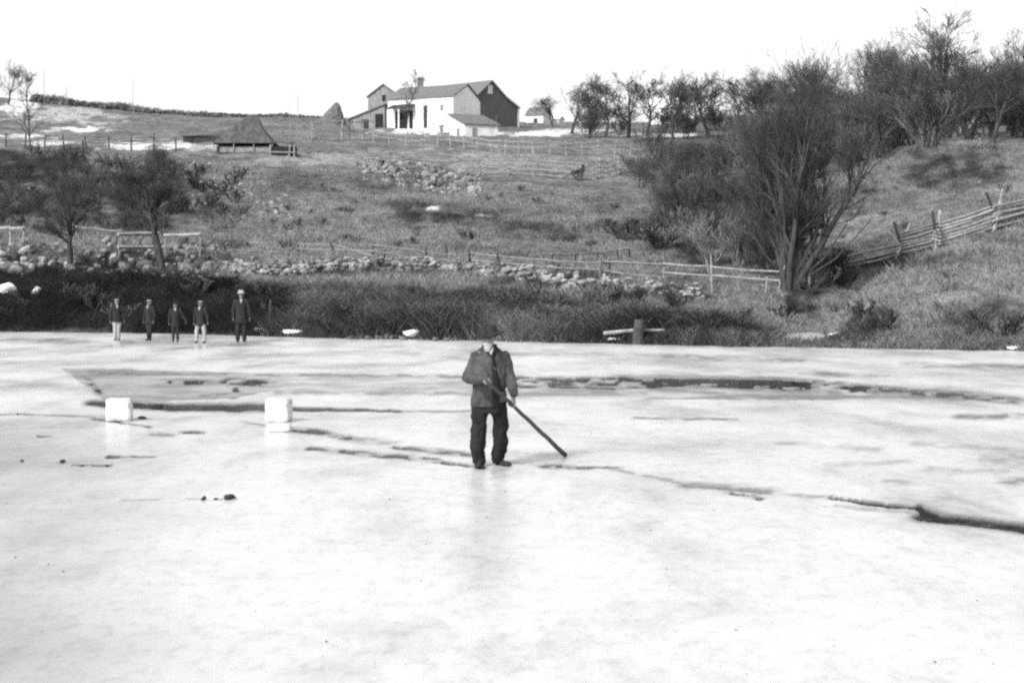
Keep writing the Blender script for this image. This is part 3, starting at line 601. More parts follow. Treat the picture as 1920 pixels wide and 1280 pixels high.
def upright(px, py, hpx, r, m, label, lean=0, name='post', cat='post'):
    p = at(px, py); return stick(name, p, P(px+lean, py-hpx, p.y), r, m, label, cat)
upright(159, 302, 40, .12, 'postdark', 'stout dark leaning post below the upper left fence', -4)
upright(85, 215, 90, .05, 'midwood', 'thin tall pole on the skyline right of the slender left tree', -3, 'pole', 'pole')
upright(125, 200, 38, .08, 'midwood', 'short pole standing on the skyline hedge at left', 0, 'pole', 'pole')
upright(250, 222, 80, .05, 'midwood', 'thin pole standing alone on the skyline hedge', 0, 'pole', 'pole')
upright(543, 262, 90, .035, 'palewood', 'left of two thin poles beside the thatched hay shed', 0, 'pole', 'pole')
upright(557, 270, 92, .05, 'midwood', 'right of two thin poles beside the thatched hay shed', 2, 'pole', 'pole')
upright(836, 482, 28, .05, 'postdark', 'sharp dark stake standing above the left stone wall', -1)
upright(932, 500, 32, .06, 'postdark', 'dark stake in the sagging fence above the man', 1)
upright(1335, 552, 75, .05, 'palewood', 'tall pale stake where the wall meets the thicket', -2)
upright(1302, 452, 36, .07, 'palewood', 'short pale leaning snag in the thicket', -6)
upright(1435, 548, 30, .05, 'palewood', 'small pale stake left of the many-stemmed trunk', 3)
upright(1517, 548, 44, .05, 'palewood', 'pale stake right of the many-stemmed trunk in the gully', 1)
upright(1608, 500, 26, .06, 'palewood', 'short pale stake at the low end of the split-rail fence', -8)
upright(1117, 338, 60, .07, 'midwood', 'dark gatepost where the pale fence bends uphill', 0)
upright(507, 622, 60, .07, 'postdark', 'dark stake at the water edge right of the tall onlooker', 0)
# log and slabs on the bank
p = at(690, 600); stick('branch', p+Vector((-.3, 0, .35)), p+Vector((.5, -.1, .12)), .05, 'trim', 'pale broken branch lying in the bank brush', 'branch')
p = on(1185, 55.2); stick('log', p+Vector((-1.0, -.2, .36)), p+Vector((1.1, -.2, .37)), .07, 'palewood', 'pale straight log lying on the shore behind a stump', 'log')
def stump(px, Y, h, r, label):
    p = on(px, Y); o = MB().loft([(0, 0, -.1, r*1.3, r*1.2), (0, 0, .1, r, r), (.03, 0, h*.7, r*.85, r*.8), (.05, 0, h, r*.8, r*.75)], 10).obj('stump', M['postdark']); o.location = p; tag(o, label, 'stump')
stump(1196, 54.6, .8, .2, 'dark rotten stump at the shore in front of a pale log')
def slab(px, py, wpx, hpx, label, name='ice_slab', cat='ice slab', z=0):
    p = at(px, py); w = wpx*p.y/F; h = hpx*p.y/F; V, f = rocks[hash(label) % 8 if False else int(px) % 8]; V = V*np.array([w/.9, w*.5, h/.55])
    o = MB().add(V, f).obj(name, M['snow']); o.location = p+Vector((0, -.15, h*.4+z)); return tag(o, label, cat)
slab(12, 570, 48, 20, 'white ice slab lying on the dark bank at the left edge', z=.5)
slab(70, 572, 20, 15, 'small white ice lump right of the left-edge slab', z=.5)
slab(772, 634, 60, 14, 'long white ice slab on the shore left of the man')
slab(1570, 632, 40, 10, 'thin white ice slab under the right grassy slope')
slab(1155, 640, 36, 6, 'thin pale ice sliver at the shore left of the stump')
slab(545, 626, 50, 9, 'low white ice slab on the shore right of the dark stake')
slab(485, 624, 28, 8, 'low white ice slab on the shore beside the tall onlooker')
slab(1900, 660, 60, 8, 'thin white ice slab at the right end of the shore')
slab(930, 645, 8, 3, 'tiny ice sliver at the shore right of the man')
for k in range(26):
    px = random.uniform(650, 870); p = on(px, float(shore(px))-random.uniform(-.3, .8)); p.z = max(p.z, 0); boulder(p, random.uniform(.15, .4), 'small dark stone at the ice edge left of the man', 'stones at the ice edge', True)

# ------------------------------------------------------------------ buildings
def building(name, label, cat, px, Y, th, L, Wd, prof, wallm, roofm, along='a', zoff=0, over=.25, sink=1.2):
    """nearest corner at px,Y ; a runs left-back (length L), b runs right-back (width Wd).
       prof: list of (t,h) heights across the axis opposite the ridge."""
    c = on(px, Y); c.z += zoff; th = math.radians(th)
    a = Vector((-math.cos(th), math.sin(th), 0)); b = Vector((math.sin(th), math.cos(th), 0))
    e, s, le, ls = (a, b, L, Wd) if along == 'a' else (b, a, Wd, L)      # extrude along e, profile across s
    o = thing(name, label, cat, c)
    base = [(0, -sink)]+[(t*ls, h) for t, h in prof]+[(ls, -sink)]
    W = MB(); n = len(base); V = [tuple(s*u+Vector((0, 0, h))) for u, h in base]+[tuple(e*le+s*u+Vector((0, 0, h))) for u, h in base]
    W.add(V, [tuple(range(n)), tuple(range(2*n-1, n-1, -1))]+[(i, i+n, (i+1) % n+n, (i+1) % n) for i in range(n)]).obj('wall', M[wallm], o)
    Rf = MB(); pts = [(t*ls, h) for t, h in prof]
    (u0, h0), (u1, h1) = pts[0], pts[1]; d = math.hypot(u1-u0, h1-h0); ext0 = (u0-(u1-u0)/d*over, h0-(h1-h0)/d*over)
    (u0, h0), (u1, h1) = pts[-1], pts[-2]; d = math.hypot(u1-u0, h1-h0); ext1 = (u0-(u1-u0)/d*over, h0-(h1-h0)/d*over)
    pp = [ext0]+pts[1:-1]+[ext1]; k = len(pp)
    for off in (-over, le+over):
        pass
    Vb = [tuple(s*u+e*o_+Vector((0, 0, h+dz))) for o_ in (-over, le+over) for dz in (.012, .17) for u, h in pp]
    ff = []
    for i in range(k-1):
        ff += [(i, i+1, 2*k+i+1, 2*k+i), (k+i, 3*k+i, 3*k+i+1, k+i+1), (i, k+i, k+i+1, i+1), (2*k+i, 2*k+i+1, 3*k+i+1, 3*k+i)]
    ff += [(0, 2*k, 3*k, k), (k-1, 2*k-1, 4*k-1, 3*k-1)]
    Rf.add(Vb, ff).obj('roof', M[roofm], o)
    def face(which, u, z, w, h, nm, m, par=None, d=.06, frame=None):
        """rectangle on wall a (left-facing front) or b (right-facing); u metres from the corner"""
        ax = a if which == 'a' else b; nrm = -b if which == 'a' else -a
        def q(u0, u1, z0, z1, d0, d1, nm, m, par):
            V = [tuple(ax*uu+nrm*dd+Vector((0, 0, zz))) for dd in (d0, d1) for uu, zz in ((u0, z0), (u1, z0), (u1, z1), (u0, z1))]
            return MB().add(V, [(0, 1, 2, 3), (7, 6, 5, 4), (0, 4, 5, 1), (1, 5, 6, 2), (2, 6, 7, 3), (3, 7, 4, 0)]).obj(nm, M[m], par)
        r = q(u-w/2, u+w/2, z, z+h, -.02, d, nm, m, par or o)
        if frame: q(u-w/2-.1, u+w/2+.1, z+h+.003, z+h+.12, -.02, d+.05, 'frame', frame, r)
        return r
    return o, face, a, b, c
mpx = lambda Y: Y/F
# white farmhouse
Y0 = 224; k = mpx(Y0)
o, fc, a, b, c = building('farmhouse', 'white two-storey farmhouse with a shingled roof and dark porch', 'farmhouse', 850, Y0, 27, 10.7, 7.9, [(0, 5.1), (.5, 7.0), (1, 5.1)], 'white', 'shingle', 'a', .1)
# gable cladding, colour lightened to offset the weak sun on this side
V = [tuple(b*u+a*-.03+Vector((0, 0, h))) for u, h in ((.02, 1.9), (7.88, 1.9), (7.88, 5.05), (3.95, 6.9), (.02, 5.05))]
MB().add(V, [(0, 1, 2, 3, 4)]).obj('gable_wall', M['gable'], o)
fc('a', 4.5, .75, .62, 3.1, 'door', 'darkwood', None, .05, 'greyboard')
fc('a', 1.85, 3.1, .55, .8, 'window', 'greyboard', None, .05, 'trim'); fc('a', 1.9, -.6, .6, 1.5, 'door', 'midwood', None, .05, 'darkwood')
fc('a', 3.2, .3, .9, .9, 'window', 'gable', None, .05, 'greyboard'); fc('b', 2.6, 3.0, 1.6, .8, 'window', 'trim', None, .05)
por = MB()
V = [tuple(a*u-b*d+Vector((0, 0, z))) for u, d, z in ((6.2, .05, 4.1), (9.9, .05, 4.1), (9.9, 1.8, 3.45), (6.2, 1.8, 3.45), (6.2, .05, 4.25), (9.9, .05, 4.25), (9.9, 1.8, 3.6), (6.2, 1.8, 3.6))]
por.add(V, [(0, 3, 2, 1), (4, 5, 6, 7), (0, 1, 5, 4), (3, 7, 6, 2), (0, 4, 7, 3), (1, 2, 6, 5)]).obj('porch_roof', M['darkwood'], o)
fc('a', 8.0, .7, 2.9, 2.6, 'porch_shade', 'opening', None, .04)  # flat dark panel painted in for the shade under the porch roof
for u in (6.3, 7.9, 9.7):
    q = a*u-b*1.7; MB().box((q.x, q.y, 1.95), (.16, .16, 3.2)).obj('porch_post', M['trim'], o)
V = [tuple(a*u-b*d+Vector((0, 0, z))) for z in (-.8, .55) for u, d in ((5.8, 0.03), (10.2, .03), (10.2, 2.1), (5.8, 2.1))]
MB().add(V, [(0, 3, 2, 1), (4, 5, 6, 7), (0, 1, 5, 4), (1, 2, 6, 5), (2, 3, 7, 6), (3, 0, 4, 7)]).obj('porch_floor', M['gable'], o)
q = a*7.6+b*3.95
ch = MB(); ch.box((q.x, q.y, 7.5), (.8, .8, 1.6)); ch.box((q.x, q.y, 8.35), (1.0, 1.0, .18)).obj('chimney', M['shingle'], o)
# stone terrace
q0 = on(752, 212); tr = MB()
for (A, B) in ((on(752, 213), on(822, 211)),):
    for i in range(90):
        t = random.random(); cc = A.lerp(B, t); V, f = random.choice(rocks); tr.add(V*random.uniform(.4, .7)+np.array([cc.x, cc.y+random.uniform(0, .5), gz(cc.x, cc.y)+random.uniform(0, .55)]), f)
tag(tr.obj('terrace_wall', M['white']), 'whitewashed low stone terrace wall in front of the farmhouse', 'stone wall')
# barn
o, fc, a, b, c = building('barn', 'dark board barn with a saltbox roof and white corner trim behind the farmhouse', 'barn', 895, 246, 42, 11.5, 9.6, [(0, 5.3), (.34, 7.75), (.66, 5.6), (1, 4.05)], 'barn', 'shingle', 'a', -.2)
f_ = fc('b', 2.9, 5.75, .95, 1.35, 'loft_window', 'trim', None, .05); fc('b', 2.9, 5.85, .1, 1.15, 'slat', 'greyboard', f_, .07)
fc('b', 9.5, -.5, .35, 4.6, 'corner_trim', 'trim', None, .06); fc('b', 4.3, -.2, .25, 2.7, 'door_post', 'midwood', None, .06)
for (u0, h0, u1, h1) in ((3.3, 7.68, 6.35, 5.55), (6.35, 5.55, 9.7, 4.0)):
    V = [tuple(b*u-a*d+Vector((0, 0, z))) for d in (.27, .33) for u, z in ((u0, h0-.05), (u1, h1-.05), (u1, h1+.22), (u0, h0+.22))]
    MB().add(V, [(0, 1, 2, 3), (7, 6, 5, 4), (0, 4, 5, 1), (1, 5, 6, 2), (2, 6, 7, 3), (3, 7, 4, 0)]).obj('rake_board', M['trim'], o)
# grey gabled wing at left
o, fc, a, b, c = building('gabled_wing', 'grey board wing with a pointed gable at the left end of the farmhouse', 'farm building', 690, 236, 95, 7, 4.6, [(0, 4.3), (.5, 6.0), (1, 4.3)], 'greyboard', 'shingle', 'a', .2)
fc('b', 2.35, 3.6, .55, .9, 'window', 'opening', None, .05); fc('b', 2.0, .2, 1.2, 1.7, 'door', 'darkwood', None, .05)
o, fc, a, b, c = building('lean_to_shed', 'low dark-roofed lean-to against the left end of the farmhouse', 'shed', 655, 229, 88, 3.4, 4.6, [(0, 1.3), (1, 3.3)], 'greyboard', 'darkwood', 'b', 0) if False else building('lean_to_shed', 'low dark-roofed lean-to against the left end of the farmhouse', 'shed', 656, 230, 89, 3.6, 5.0, [(0, 1.35), (1, 3.4)], 'greyboard', 'shingle', 'a', 0)
fc('b', 2.2, 0, 1.0, 1.3, 'door', 'darkwood', None, .05); fc('b', 4.2, 0.1, 1.1, 2.0, 'opening', 'opening', None, .05)
# shed in front right
o, fc, a, b, c = building('stone_shed', 'small whitewashed shed with a sloping shingle roof in front of the barn', 'shed', 872, 210, 62, 4.6, 4.9, [(0, 1.75), (1, 3.3)], 'white', 'shingle', 'b', -.1)
fc('b', 1.4, .2, .7, 1.1, 'door', 'greyboard', None, .05)
fc('a', 2.0, 0, .8, 1.3, 'archway', 'midwood', None, .05)
# far house
o, fc, a, b, c = building('distant_house', 'low distant house with a steep grey roof beyond the barn', 'house', 1018, 285, 20, 3.2, 5.2, [(0, 1.9), (.5, 3.4), (1, 1.9)], 'gable', 'shingle', 'a', -.5)
fc('a', 1.4, .4, .8, .9, 'window', 'darkwood', None, .05, 'trim')
o, fc, a, b, c = building('distant_shed', 'pale lean-to beside the distant house', 'shed', 1048, 290, 20, 3.0, 2.6, [(0, 1.5), (.5, 2.0), (1, 1.5)], 'white', 'gable', 'a', -.5)
o, fc, a, b, c = building('distant_cottage', 'pale cottage half hidden behind the orchard trees', 'house', 1268, 262, 20, 4.6, 4, [(0, 3.6), (.5, 5.3), (1, 3.6)], 'white', 'gable', 'a', -.6)
fc('a', 2.4, 1.2, .7, 1.0, 'window', 'darkwood', None, .05, 'greyboard')
# thatched hay shed
pc = at(462, 284); kk = pc.y/F; o = thing('hay_shed', 'low hay shed with a steep thatched hipped roof on the hilltop meadow', 'hay shed', pc)
w2 = 57*kk; dp = w2*.7; zr = 12*kk
rings = [(-w2, -dp, w2, dp, zr), (-w2*.75, -dp*.75, w2*.78, dp*.75, zr+14*kk), (-w2*.35, -dp*.35, w2*.5, dp*.35, zr+34*kk), (-w2*.06, -dp*.05, w2*.42, dp*.05, zr+51*kk), (w2*.05, -dp*.02, w2*.35, dp*.02, zr+53*kk)]
V = []; f = []
for x0, y0, x1, y1, z in rings: V += [(x0, y0, z), (x1, y0, z), (x1, y1, z), (x0, y1, z)]
for i in range(len(rings)-1): f += [(4*i+j, 4*i+(j+1) % 4, 4*i+4+(j+1) % 4, 4*i+4+j) for j in range(4)]
f += [(3, 2, 1, 0), tuple(4*len(rings)-4+j for j in range(4))]; MB().add(V, f).obj('thatched_roof', M['thatch'], o)
MB().box((0, 0, zr*.3-.2), (w2*1.75, dp*1.7, zr*1.2)).obj('wall', M['darkwood'], o)
MB().box((w2*.1, -dp*.87, -.02), (w2*1.7, .08, zr*.75)).obj('board_skirt', M['midwood'], o)
for sx in (-.95, -.3, .35, .95): MB().tube([(sx*w2, -dp*.93, -.3), (sx*w2, -dp*.93, zr)], .06, 6).obj('post', M['midwood'], o)
pc = at(530, 292); kk = pc.y/F; o = thing('open_shed', 'small open-fronted dark shed at the right end of the thatched hay shed', 'shed', pc)
w2 = 23*kk; hh = 26*kk
V = [(-w2, 0, hh*.95), (w2*.6, 0, hh*.85), (w2, 0, hh*.5), (w2, 2, hh*.5), (w2*.6, 2, hh*.95), (-w2, 2, hh*1.1)]; V = V+[(x, y, z+.12) for x, y, z in V]
MB().add(V, [(0, 1, 4, 5), (1, 2, 3, 4), (6, 11, 10, 7), (7, 10, 9, 8), (0, 6, 7, 1), (1, 7, 8, 2), (2, 8, 9, 3), (3, 9, 10, 4), (4, 10, 11, 5), (5, 11, 6, 0)]).obj('roof', M['thatch'], o)
MB().box((0, 1.0, hh*.2), (w2*1.9, 1.7, hh*.95)).obj('wall', M['opening'], o)  # solid near-black box, its colour stands in for the unlit shed interior
for x, l in ((-w2, 0), (w2*.5, .12), (w2*.95, 0)): MB().tube([(x, -.02, -.3), (x+l, -.02, hh*.8)], .06, 6).obj('post', M['palewood'], o)
MB().tube([(-w2*1.1, -.1, hh*.25), (w2*1.05, -.1, hh*.22)], .06, 6).obj('rail', M['palewood'], o)
pc = at(378, 268); kk = pc.y/F; o = thing('low_hut', 'long low dark hut left of the thatched hay shed', 'hut', pc)
MB().box((0, .8, 5*kk), (70*kk, 1.6, 14*kk)).obj('wall', M['darkwood'], o)
V = [(-37*kk, -.2, 11*kk), (40*kk, -.2, 14*kk), (40*kk, 1.9, 17*kk), (-37*kk, 1.9, 14*kk)]; V += [(x, y, z+.1) for x, y, z in V]
MB().add(V, [(0, 1, 2, 3), (7, 6, 5, 4), (0, 4, 5, 1), (1, 5, 6, 2), (2, 6, 7, 3), (3, 7, 4, 0)]).obj('roof', M['postdark'], o)
MB().box((-20*kk, -.05, 4*kk), (7*kk, .1, 9*kk)).obj('door', M['opening'], o)
# haystack
pc = on(622, 246); kk = pc.y/F; HS = MB(); V = []; nr, na = 14, 28
prof_l = [(0, 31), (8, 29), (18, 21), (28, 13), (37, 2), (40, -3)]; prof_r = [(0, 28), (8, 26), (18, 22), (28, 19), (37, 16), (40, 14)]
for i in range(nr):
    hpx = 44*i/(nr-1)-4
    l = np.interp(hpx, [-4, 5, 14, 24, 33, 40], [29, 26, 18, 9, 0, -6]); r = np.interp(hpx, [-4, 5, 14, 24, 33, 40], [30, 25, 22, 19, 17, 12])
    for j in range(na):
        a_ = 2*math.pi*j/na; rx = (l+r)/2; cx = (r-l)/2; rr = 1+random.uniform(-.06, .06)
        V.append(((cx+rx*math.cos(a_)*rr)*kk, max(rx, 3)*.8*math.sin(a_)*rr*kk, (hpx+random.uniform(-.8, .8))*kk))
f = [(i*na+j, i*na+(j+1) % na, (i+1)*na+(j+1) % na, (i+1)*na+j) for i in range(nr-1) for j in range(na)]+[tuple((nr-1)*na+j for j in range(na))]
o = HS.add(V, f).obj('haystack', M['hay']); o.location = pc; tag(o, 'leaning pointed haystack on the skyline left of the farmhouse', 'haystack')
# farm cart by the pale fence
pc = at(1082, 338); kk = pc.y/F; o = thing('hand_cart', 'small dark hand cart standing by the gap in the pale fence', 'cart', pc)
MB().box((0, 0, .75), (1.0, .7, .35), np.array(Matrix.Rotation(-.25, 3, 'Y'))).obj('tray', M['darkwood'], o); MB().box((.55, 0, 1.05), (.3, .6, .7)).obj('headboard', M['darkwood'], o)
wh = MB(); an = np.linspace(0, 2*math.pi, 15); wh.tube([(.1+.42*math.cos(q), -.4, .42+.42*math.sin(q)) for q in an], .045, 5)
for q in an[:-1:2]: wh.tube([(.1, -.4, .42), (.1+.42*math.cos(q), -.4, .42+.42*math.sin(q))], .025, 4)
wh.obj('wheel', M['darkwood'], o); MB().tube([(-.4, 0, .7), (-1.3, 0, .15)], .04, 5).obj('shaft', M['darkwood'], o)

# ------------------------------------------------------------------ ice blocks and clods
def iceblock(px, py, w, h, d, rz, label):
    Y = CAMH*F/(py-HZ); bm = MB(); n = 5; V = []
    g = np.linspace(-1, 1, n)
    b_ = MB().ball((0, 0, 0), 1, 24, 16); V = b_.v[0]; p = 14; nm = (np.abs(V)**p).sum(1)**(1/p); V = V/nm[:, None]
    V = V*np.array([w/2, d/2, h/2])+np.array([0, 0, h/2]); V += rng.normal(0, .003, V.shape)
    o = MB().add(V, b_.f).obj('ice_block', M['icebl'], None, True); o.location = ((px-960)/F*Y, Y, 0); o.rotation_euler = (0, 0, rz); return tag(o, label, 'ice block')
iceblock(224, 789, .40, .36, .38, .12, 'square white ice block on the ice at the left end of the open channel')
iceblock(523, 790, .38, .37, .36, -.1, 'square white ice block on the near lip of the channel, nearer the man')
iceblock(523, 808, .34, .10, .28, .2, 'low broken white ice slab in front of the second ice block')
def clod(px, py, wpx, hpx, label):
    Y = CAMH*F/(py-HZ); k = Y/F; V, f = rocks[int(px) % 8]; b2 = MB()
    b2.add(V*np.array([wpx*k, wpx*k*.8, hpx*k*1.4])+np.array([0, 0, hpx*k*.4]), f)
    for q in range(4): V, f = random.choice(rocks); s = random.uniform(.2, .4)*hpx*k; b2.add(V*s+np.array([random.uniform(-.6, .6)*wpx*k, random.uniform(-.3, .3)*wpx*k, s*.3]), f)
    o = b2.obj('mud_clod', M['clod']); o.location = ((px-960)/F*Y, Y, 0); tag(o, label, 'clod', 'dark clods on the ice')
clod(382, 938, 12, 12, 'small dark clod left of the biggest clod on the near ice')
clod(428, 937, 36, 14, 'biggest dark clod on the near ice at lower left')
clod(404, 937, 16, 5, 'flat dark crumb between the two near clods')
clod(116, 868, 18, 9, 'dark rounded clod in the left row on the ice'); clod(41, 866, 11, 6, 'leftmost tiny dark clod on the ice'); clod(202, 874, 10, 4, 'tiny dark clod right of the row of crumbs')
clod(152, 874, 14, 4, 'flat dark crumb in the left row on the ice'); clod(263, 785, 24, 6, 'dark wet lump beside the left ice block'); clod(33, 778, 8, 4, 'dark speck beside the left crack')
clod(1050, 876, 20, 3, 'dark wet crumb on the ice beyond the pole tip')

CH = MB()
for k in range(150):
    py = random.uniform(660, 1290); px = random.uniform(-50, 1970); Y = CAMH*F/(py-HZ); V, f = random.choice(rocks); sz = random.choice([.005, .007, .010, .018])*random.uniform(.7, 1.3)
    CH.add(V*np.array([sz*1.5, sz, sz*.6])+np.array([(px-960)/F*Y, Y, .004]), f)
tag(CH.obj('ice_debris', M['clod']), kind='stuff')['label'] = 'tiny dark specks of grit and twigs frozen on the ice'

# ------------------------------------------------------------------ people
def bake(mb, vox, sm=4, wr=0, wf=14, seed=0, name='m'):
    me = mb.mesh(name); ob = bpy.data.objects.new('tmp', me); COL.objects.link(ob)
    r = ob.modifiers.new('r', 'REMESH'); r.mode = 'VOXEL'; r.voxel_size = vox
    if sm: s = ob.modifiers.new('s', 'SMOOTH'); s.iterations = sm; s.factor = .5
    dg = bpy.context.evaluated_depsgraph_get(); out = bpy.data.meshes.new_from_object(ob.evaluated_get(dg)); bpy.data.objects.remove(ob)
    n = len(out.vertices); V = np.empty(n*3, np.float32); out.vertices.foreach_get('co', V); V = V.reshape(-1, 3)
    if wr:
        Nn = np.empty(n*3, np.float32); out.vertices.foreach_get('normal', Nn); Nn = Nn.reshape(-1, 3)
        d = fbm(V[:, 0]*wf+V[:, 1]*wf*.7, V[:, 2]*wf*.8+V[:, 0]*wf*.6, seed, 3)-.5; V = V+Nn*(d*2*wr)[:, None]; out.vertices.foreach_set('co', np.ascontiguousarray(V, np.float32).ravel())
    out.polygons.foreach_set('use_smooth', [True]*len(out.polygons)); out.name = name; out.update(); return out
def limb(mb, pts, rad, n=12):
    for (p, q, r0, r1) in zip(pts[:-1], pts[1:], rad[:-1], rad[1:]): mb.tube([p, q], [r0, r1], n)
    for p, r in zip(pts, rad): mb.ball(p, r, n, 8)
def head(mb, c, s=1., tilt=0):
    x, y, z = c
    mb.ball((x, y+.012*s, z+.02*s), (.074*s, .092*s, .098*s), 16, 12); mb.ball((x, y-.025*s, z-.055*s), (.05*s, .058*s, .055*s), 12, 8)
    mb.tube([(x, y-.085*s, z+.022*s), (x, y-.108*s, z-.02*s)], [.009*s, .016*s], 8); mb.ball((x, y-.102*s, z-.022*s), .014*s, 8, 6)
    mb.ball((x, y-.08*s, z+.036*s), (.052*s, .014*s, .01*s), 10, 6); mb.ball((x, y-.078*s, z-.055*s), (.024*s, .014*s, .008*s), 8, 6)
    for sx in (-1, 1): mb.ball((x+sx*.075*s, y+.015*s, z), (.010*s, .02*s, .032*s), 8, 6)
def grip(mb, pole_a, pole_b, t, wrist, r, side):
    "hand closed round a pole; fingers run round the shaft"
    A = Vector(pole_a); B = Vector(pole_b); ax = (B-A).normalized(); c = A.lerp(B, t); w = Vector(wrist)
    out = (w-c); out -= ax*out.dot(ax); out.normalize(); v = ax.cross(out)
    mb.ball(tuple(c+out*(r+.02)), (.032, .032, .04), 10, 8); limb(mb, [tuple(w), tuple(c+out*(r+.025))], [.028, .027], 8)
    for i, ln in enumerate((2.9, 3.3, 3.1, 2.5)):
        cc = c+ax*((i-1.5)*.021); pts = []
        for k in range(6):
            a = side*(.3+ln*k/5); pts.append(tuple(cc+(out*math.cos(a)+v*math.sin(a))*(r+.010)))
        limb(mb, pts, [.0105, .0105, .010, .0095, .009, .0075], 6)
    pts = [tuple(c+ax*-.03*side+(out*math.cos(a)+v*math.sin(a))*(r+.011)) for a in (-side*.3, -side*.9, -side*1.5, -side*2.1)]; limb(mb, pts, [.014, .013, .012, .009], 6)
def relaxed(mb, w, s, sx):
    x, y, z = w; mb.ball((x, y-.005, z-.045*s), (.018*s, .038*s, .05*s), 8, 6)
    for i, ln in enumerate((.062, .072, .068, .054)):
        yy = y+(i-1.5)*.019*s; limb(mb, [(x, yy, z-.08*s), (x-sx*.006*s, yy, z-.08*s-ln*.5*s), (x-sx*.022*s, yy-.004, z-.08*s-ln*s)], [.0095*s, .009*s, .007*s], 6)
    limb(mb, [(x, y-.03*s, z-.03*s), (x-sx*.012*s, y-.052*s, z-.06*s), (x-sx*.016*s, y-.054*s, z-.088*s)], [.013*s, .011*s, .008*s], 6)
def add(me, name, m, par): return link(name, me, M[m], par)
# the man on the ice
px0, Ym_ = 918, 19.44; org = Vector(((px0-960)/F*Ym_, Ym_, 0)); man = thing('person', 'man in dark felt hat and jacket holding a long pole down to the ice', 'person', org)
pA = P(907, 708, 18.90)-org; pB = P(1060, 853, 20.45)-org
hL = pA.lerp(pB, .055); hR = pA.lerp(pB, .325)
shL, elL, wrL = (-.17, 0, 1.345), (-.262, .02, 1.085), (hL.x-.055, hL.y+.04, hL.z+.012)
shR, elR, wrR = (.185, .02, 1.345), (.245, .03, 1.10), (hR.x+.02, hR.y+.0, hR.z+.085)
B = MB(); head(B, (-.02, -.06, 1.555), 1.0)
limb(B, [(-.005, .0, 1.36), (-.015, -.03, 1.49)], [.07, .06])
B.loft([(0, 0, .80, .15, .11), (0, 0, .95, .16, .115), (0, 0, 1.1, .145, .10), (0, 0, 1.3, .175, .115), (0, .01, 1.40, .16, .10), (0, .01, 1.45, .08, .07)])
limb(B, [shL, elL, wrL], [.055, .042, .028]); limb(B, [shR, elR, wrR], [.055, .042, .028])
limb(B, [(-.09, 0, .86), (-.135, -.01, .46), (-.12, .0, .09)], [.085, .06, .042]); limb(B, [(.09, .03, .86), (.135, .05, .46), (.115, .12, .09)], [.085, .06, .042])
grip(B, pA, pB, .055, wrL, .017, 1); grip(B, pA, pB, .325, wrR, .02, -1)
add(bake(B, .0055, 2, name='body'), 'body', 'skin', man)
for sx in (-1, 1): MB().ball((-.02+sx*.028, -.137, 1.572), .0085, 8, 6).obj('eye', M['opening'], man, True)
J = MB()
J.loft([(-.015, .0, .74, .215, .15), (-.012, .0, .85, .215, .15), (-.005, 0, 1.0, .20, .142), (0, .0, 1.18, .205, .142), (0, .01, 1.32, .215, .14), (.005, .015, 1.385, .195, .115), (0, .015, 1.43, .14, .095), (0, .015, 1.46, .09, .08), (-.01, .0, 1.49, .078, .075)], 24)
limb(J, [shL, elL, (wrL[0]-.03, wrL[1]+.02, wrL[2]+.008)], [.07, .068, .056]); limb(J, [shR, elR, (wrR[0]+.004, wrR[1], wrR[2]+.045)], [.07, .068, .056])
J.ball((-.14, -.03, .80), (.09, .13, .07)); J.box((-.12, -.135, .86), (.12, .03, .13)); J.box((.155, -.115, .86), (.07, .03, .12))
add(bake(J, .010, 2, .018, 12, 3, 'jacket'), 'jacket', 'jacket', man)
for (cx0, cx1, w0, w1, z0, z1, nm, m) in ((.035, .115, .012, .075, 1.40, .735, 'waistcoat', 'trouser'),):
    Wc = MB(); V = []; n = 16
    for i in range(n):
        t = i/(n-1); z = z0+(z1-z0)*t; cx = cx0+(cx1-cx0)*t; w = w0+(w1-w0)*t
        ry = np.interp(z, [.74, .85, 1.0, 1.18, 1.32, 1.40, 1.455], [.15, .15, .142, .142, .14, .115, .085]); rx = np.interp(z, [.74, 1.0, 1.32, 1.40, 1.455], [.215, .2, .215, .195, .1]); cy = np.interp(z, [.74, 1.32, 1.455], [0, .01, .015])
        for xx in (cx-w, cx, cx+w): V.append((xx, cy-ry*math.sqrt(max(0, 1-(xx/rx)**2))-.016, z))
        for xx in (cx+w, cx-w): V.append((xx, cy-ry*math.sqrt(max(0, 1-(xx/rx)**2))+.05, z))
    f = [(5*i+j, 5*i+(j+1) % 5, 5*i+5+(j+1) % 5, 5*i+5+j) for i in range(n-1) for j in range(5)]+[(4, 3, 2, 1, 0), tuple(5*n-5+j for j in range(5))]
    Wc.add(V, f).obj(nm, M[m], man, True)
for zb in (1.28, 1.14, 1.0, .86): MB().ball((.085-(1.4-zb)*.11-.035-.04, -.158, zb), (.012, .006, .012), 8, 6).obj('button', M['darkwood'], man)
MB().add([(-.035, -.11, 1.455), (.055, -.105, 1.455), (.02, -.150, 1.36), (-.03, -.08, 1.46), (.05, -.075, 1.46), (.02, -.11, 1.36)], [(0, 2, 1), (3, 4, 5), (0, 1, 4, 3), (1, 2, 5, 4), (2, 0, 3, 5)]).obj('shirt', M['shirt'], man)
Cl = MB(); Cl.tube([(-.075+0, -.03, 1.475), (-.05, -.10, 1.45), (.0, -.145, 1.37)], [.02, .024, .012], 8); Cl.tube([(.075, -.03, 1.48), (.07, -.10, 1.45), (.04, -.145, 1.36)], [.02, .026, .012], 8)
add(bake(Cl, .008, 1, name='collar'), 'collar', 'trouser', man)
Tm = MB(); Tm.loft([(0, .0, .66, .19, .125), (0, 0, .72, .20, .135), (0, 0, .85, .195, .13), (0, 0, .98, .18, .12)], 20)
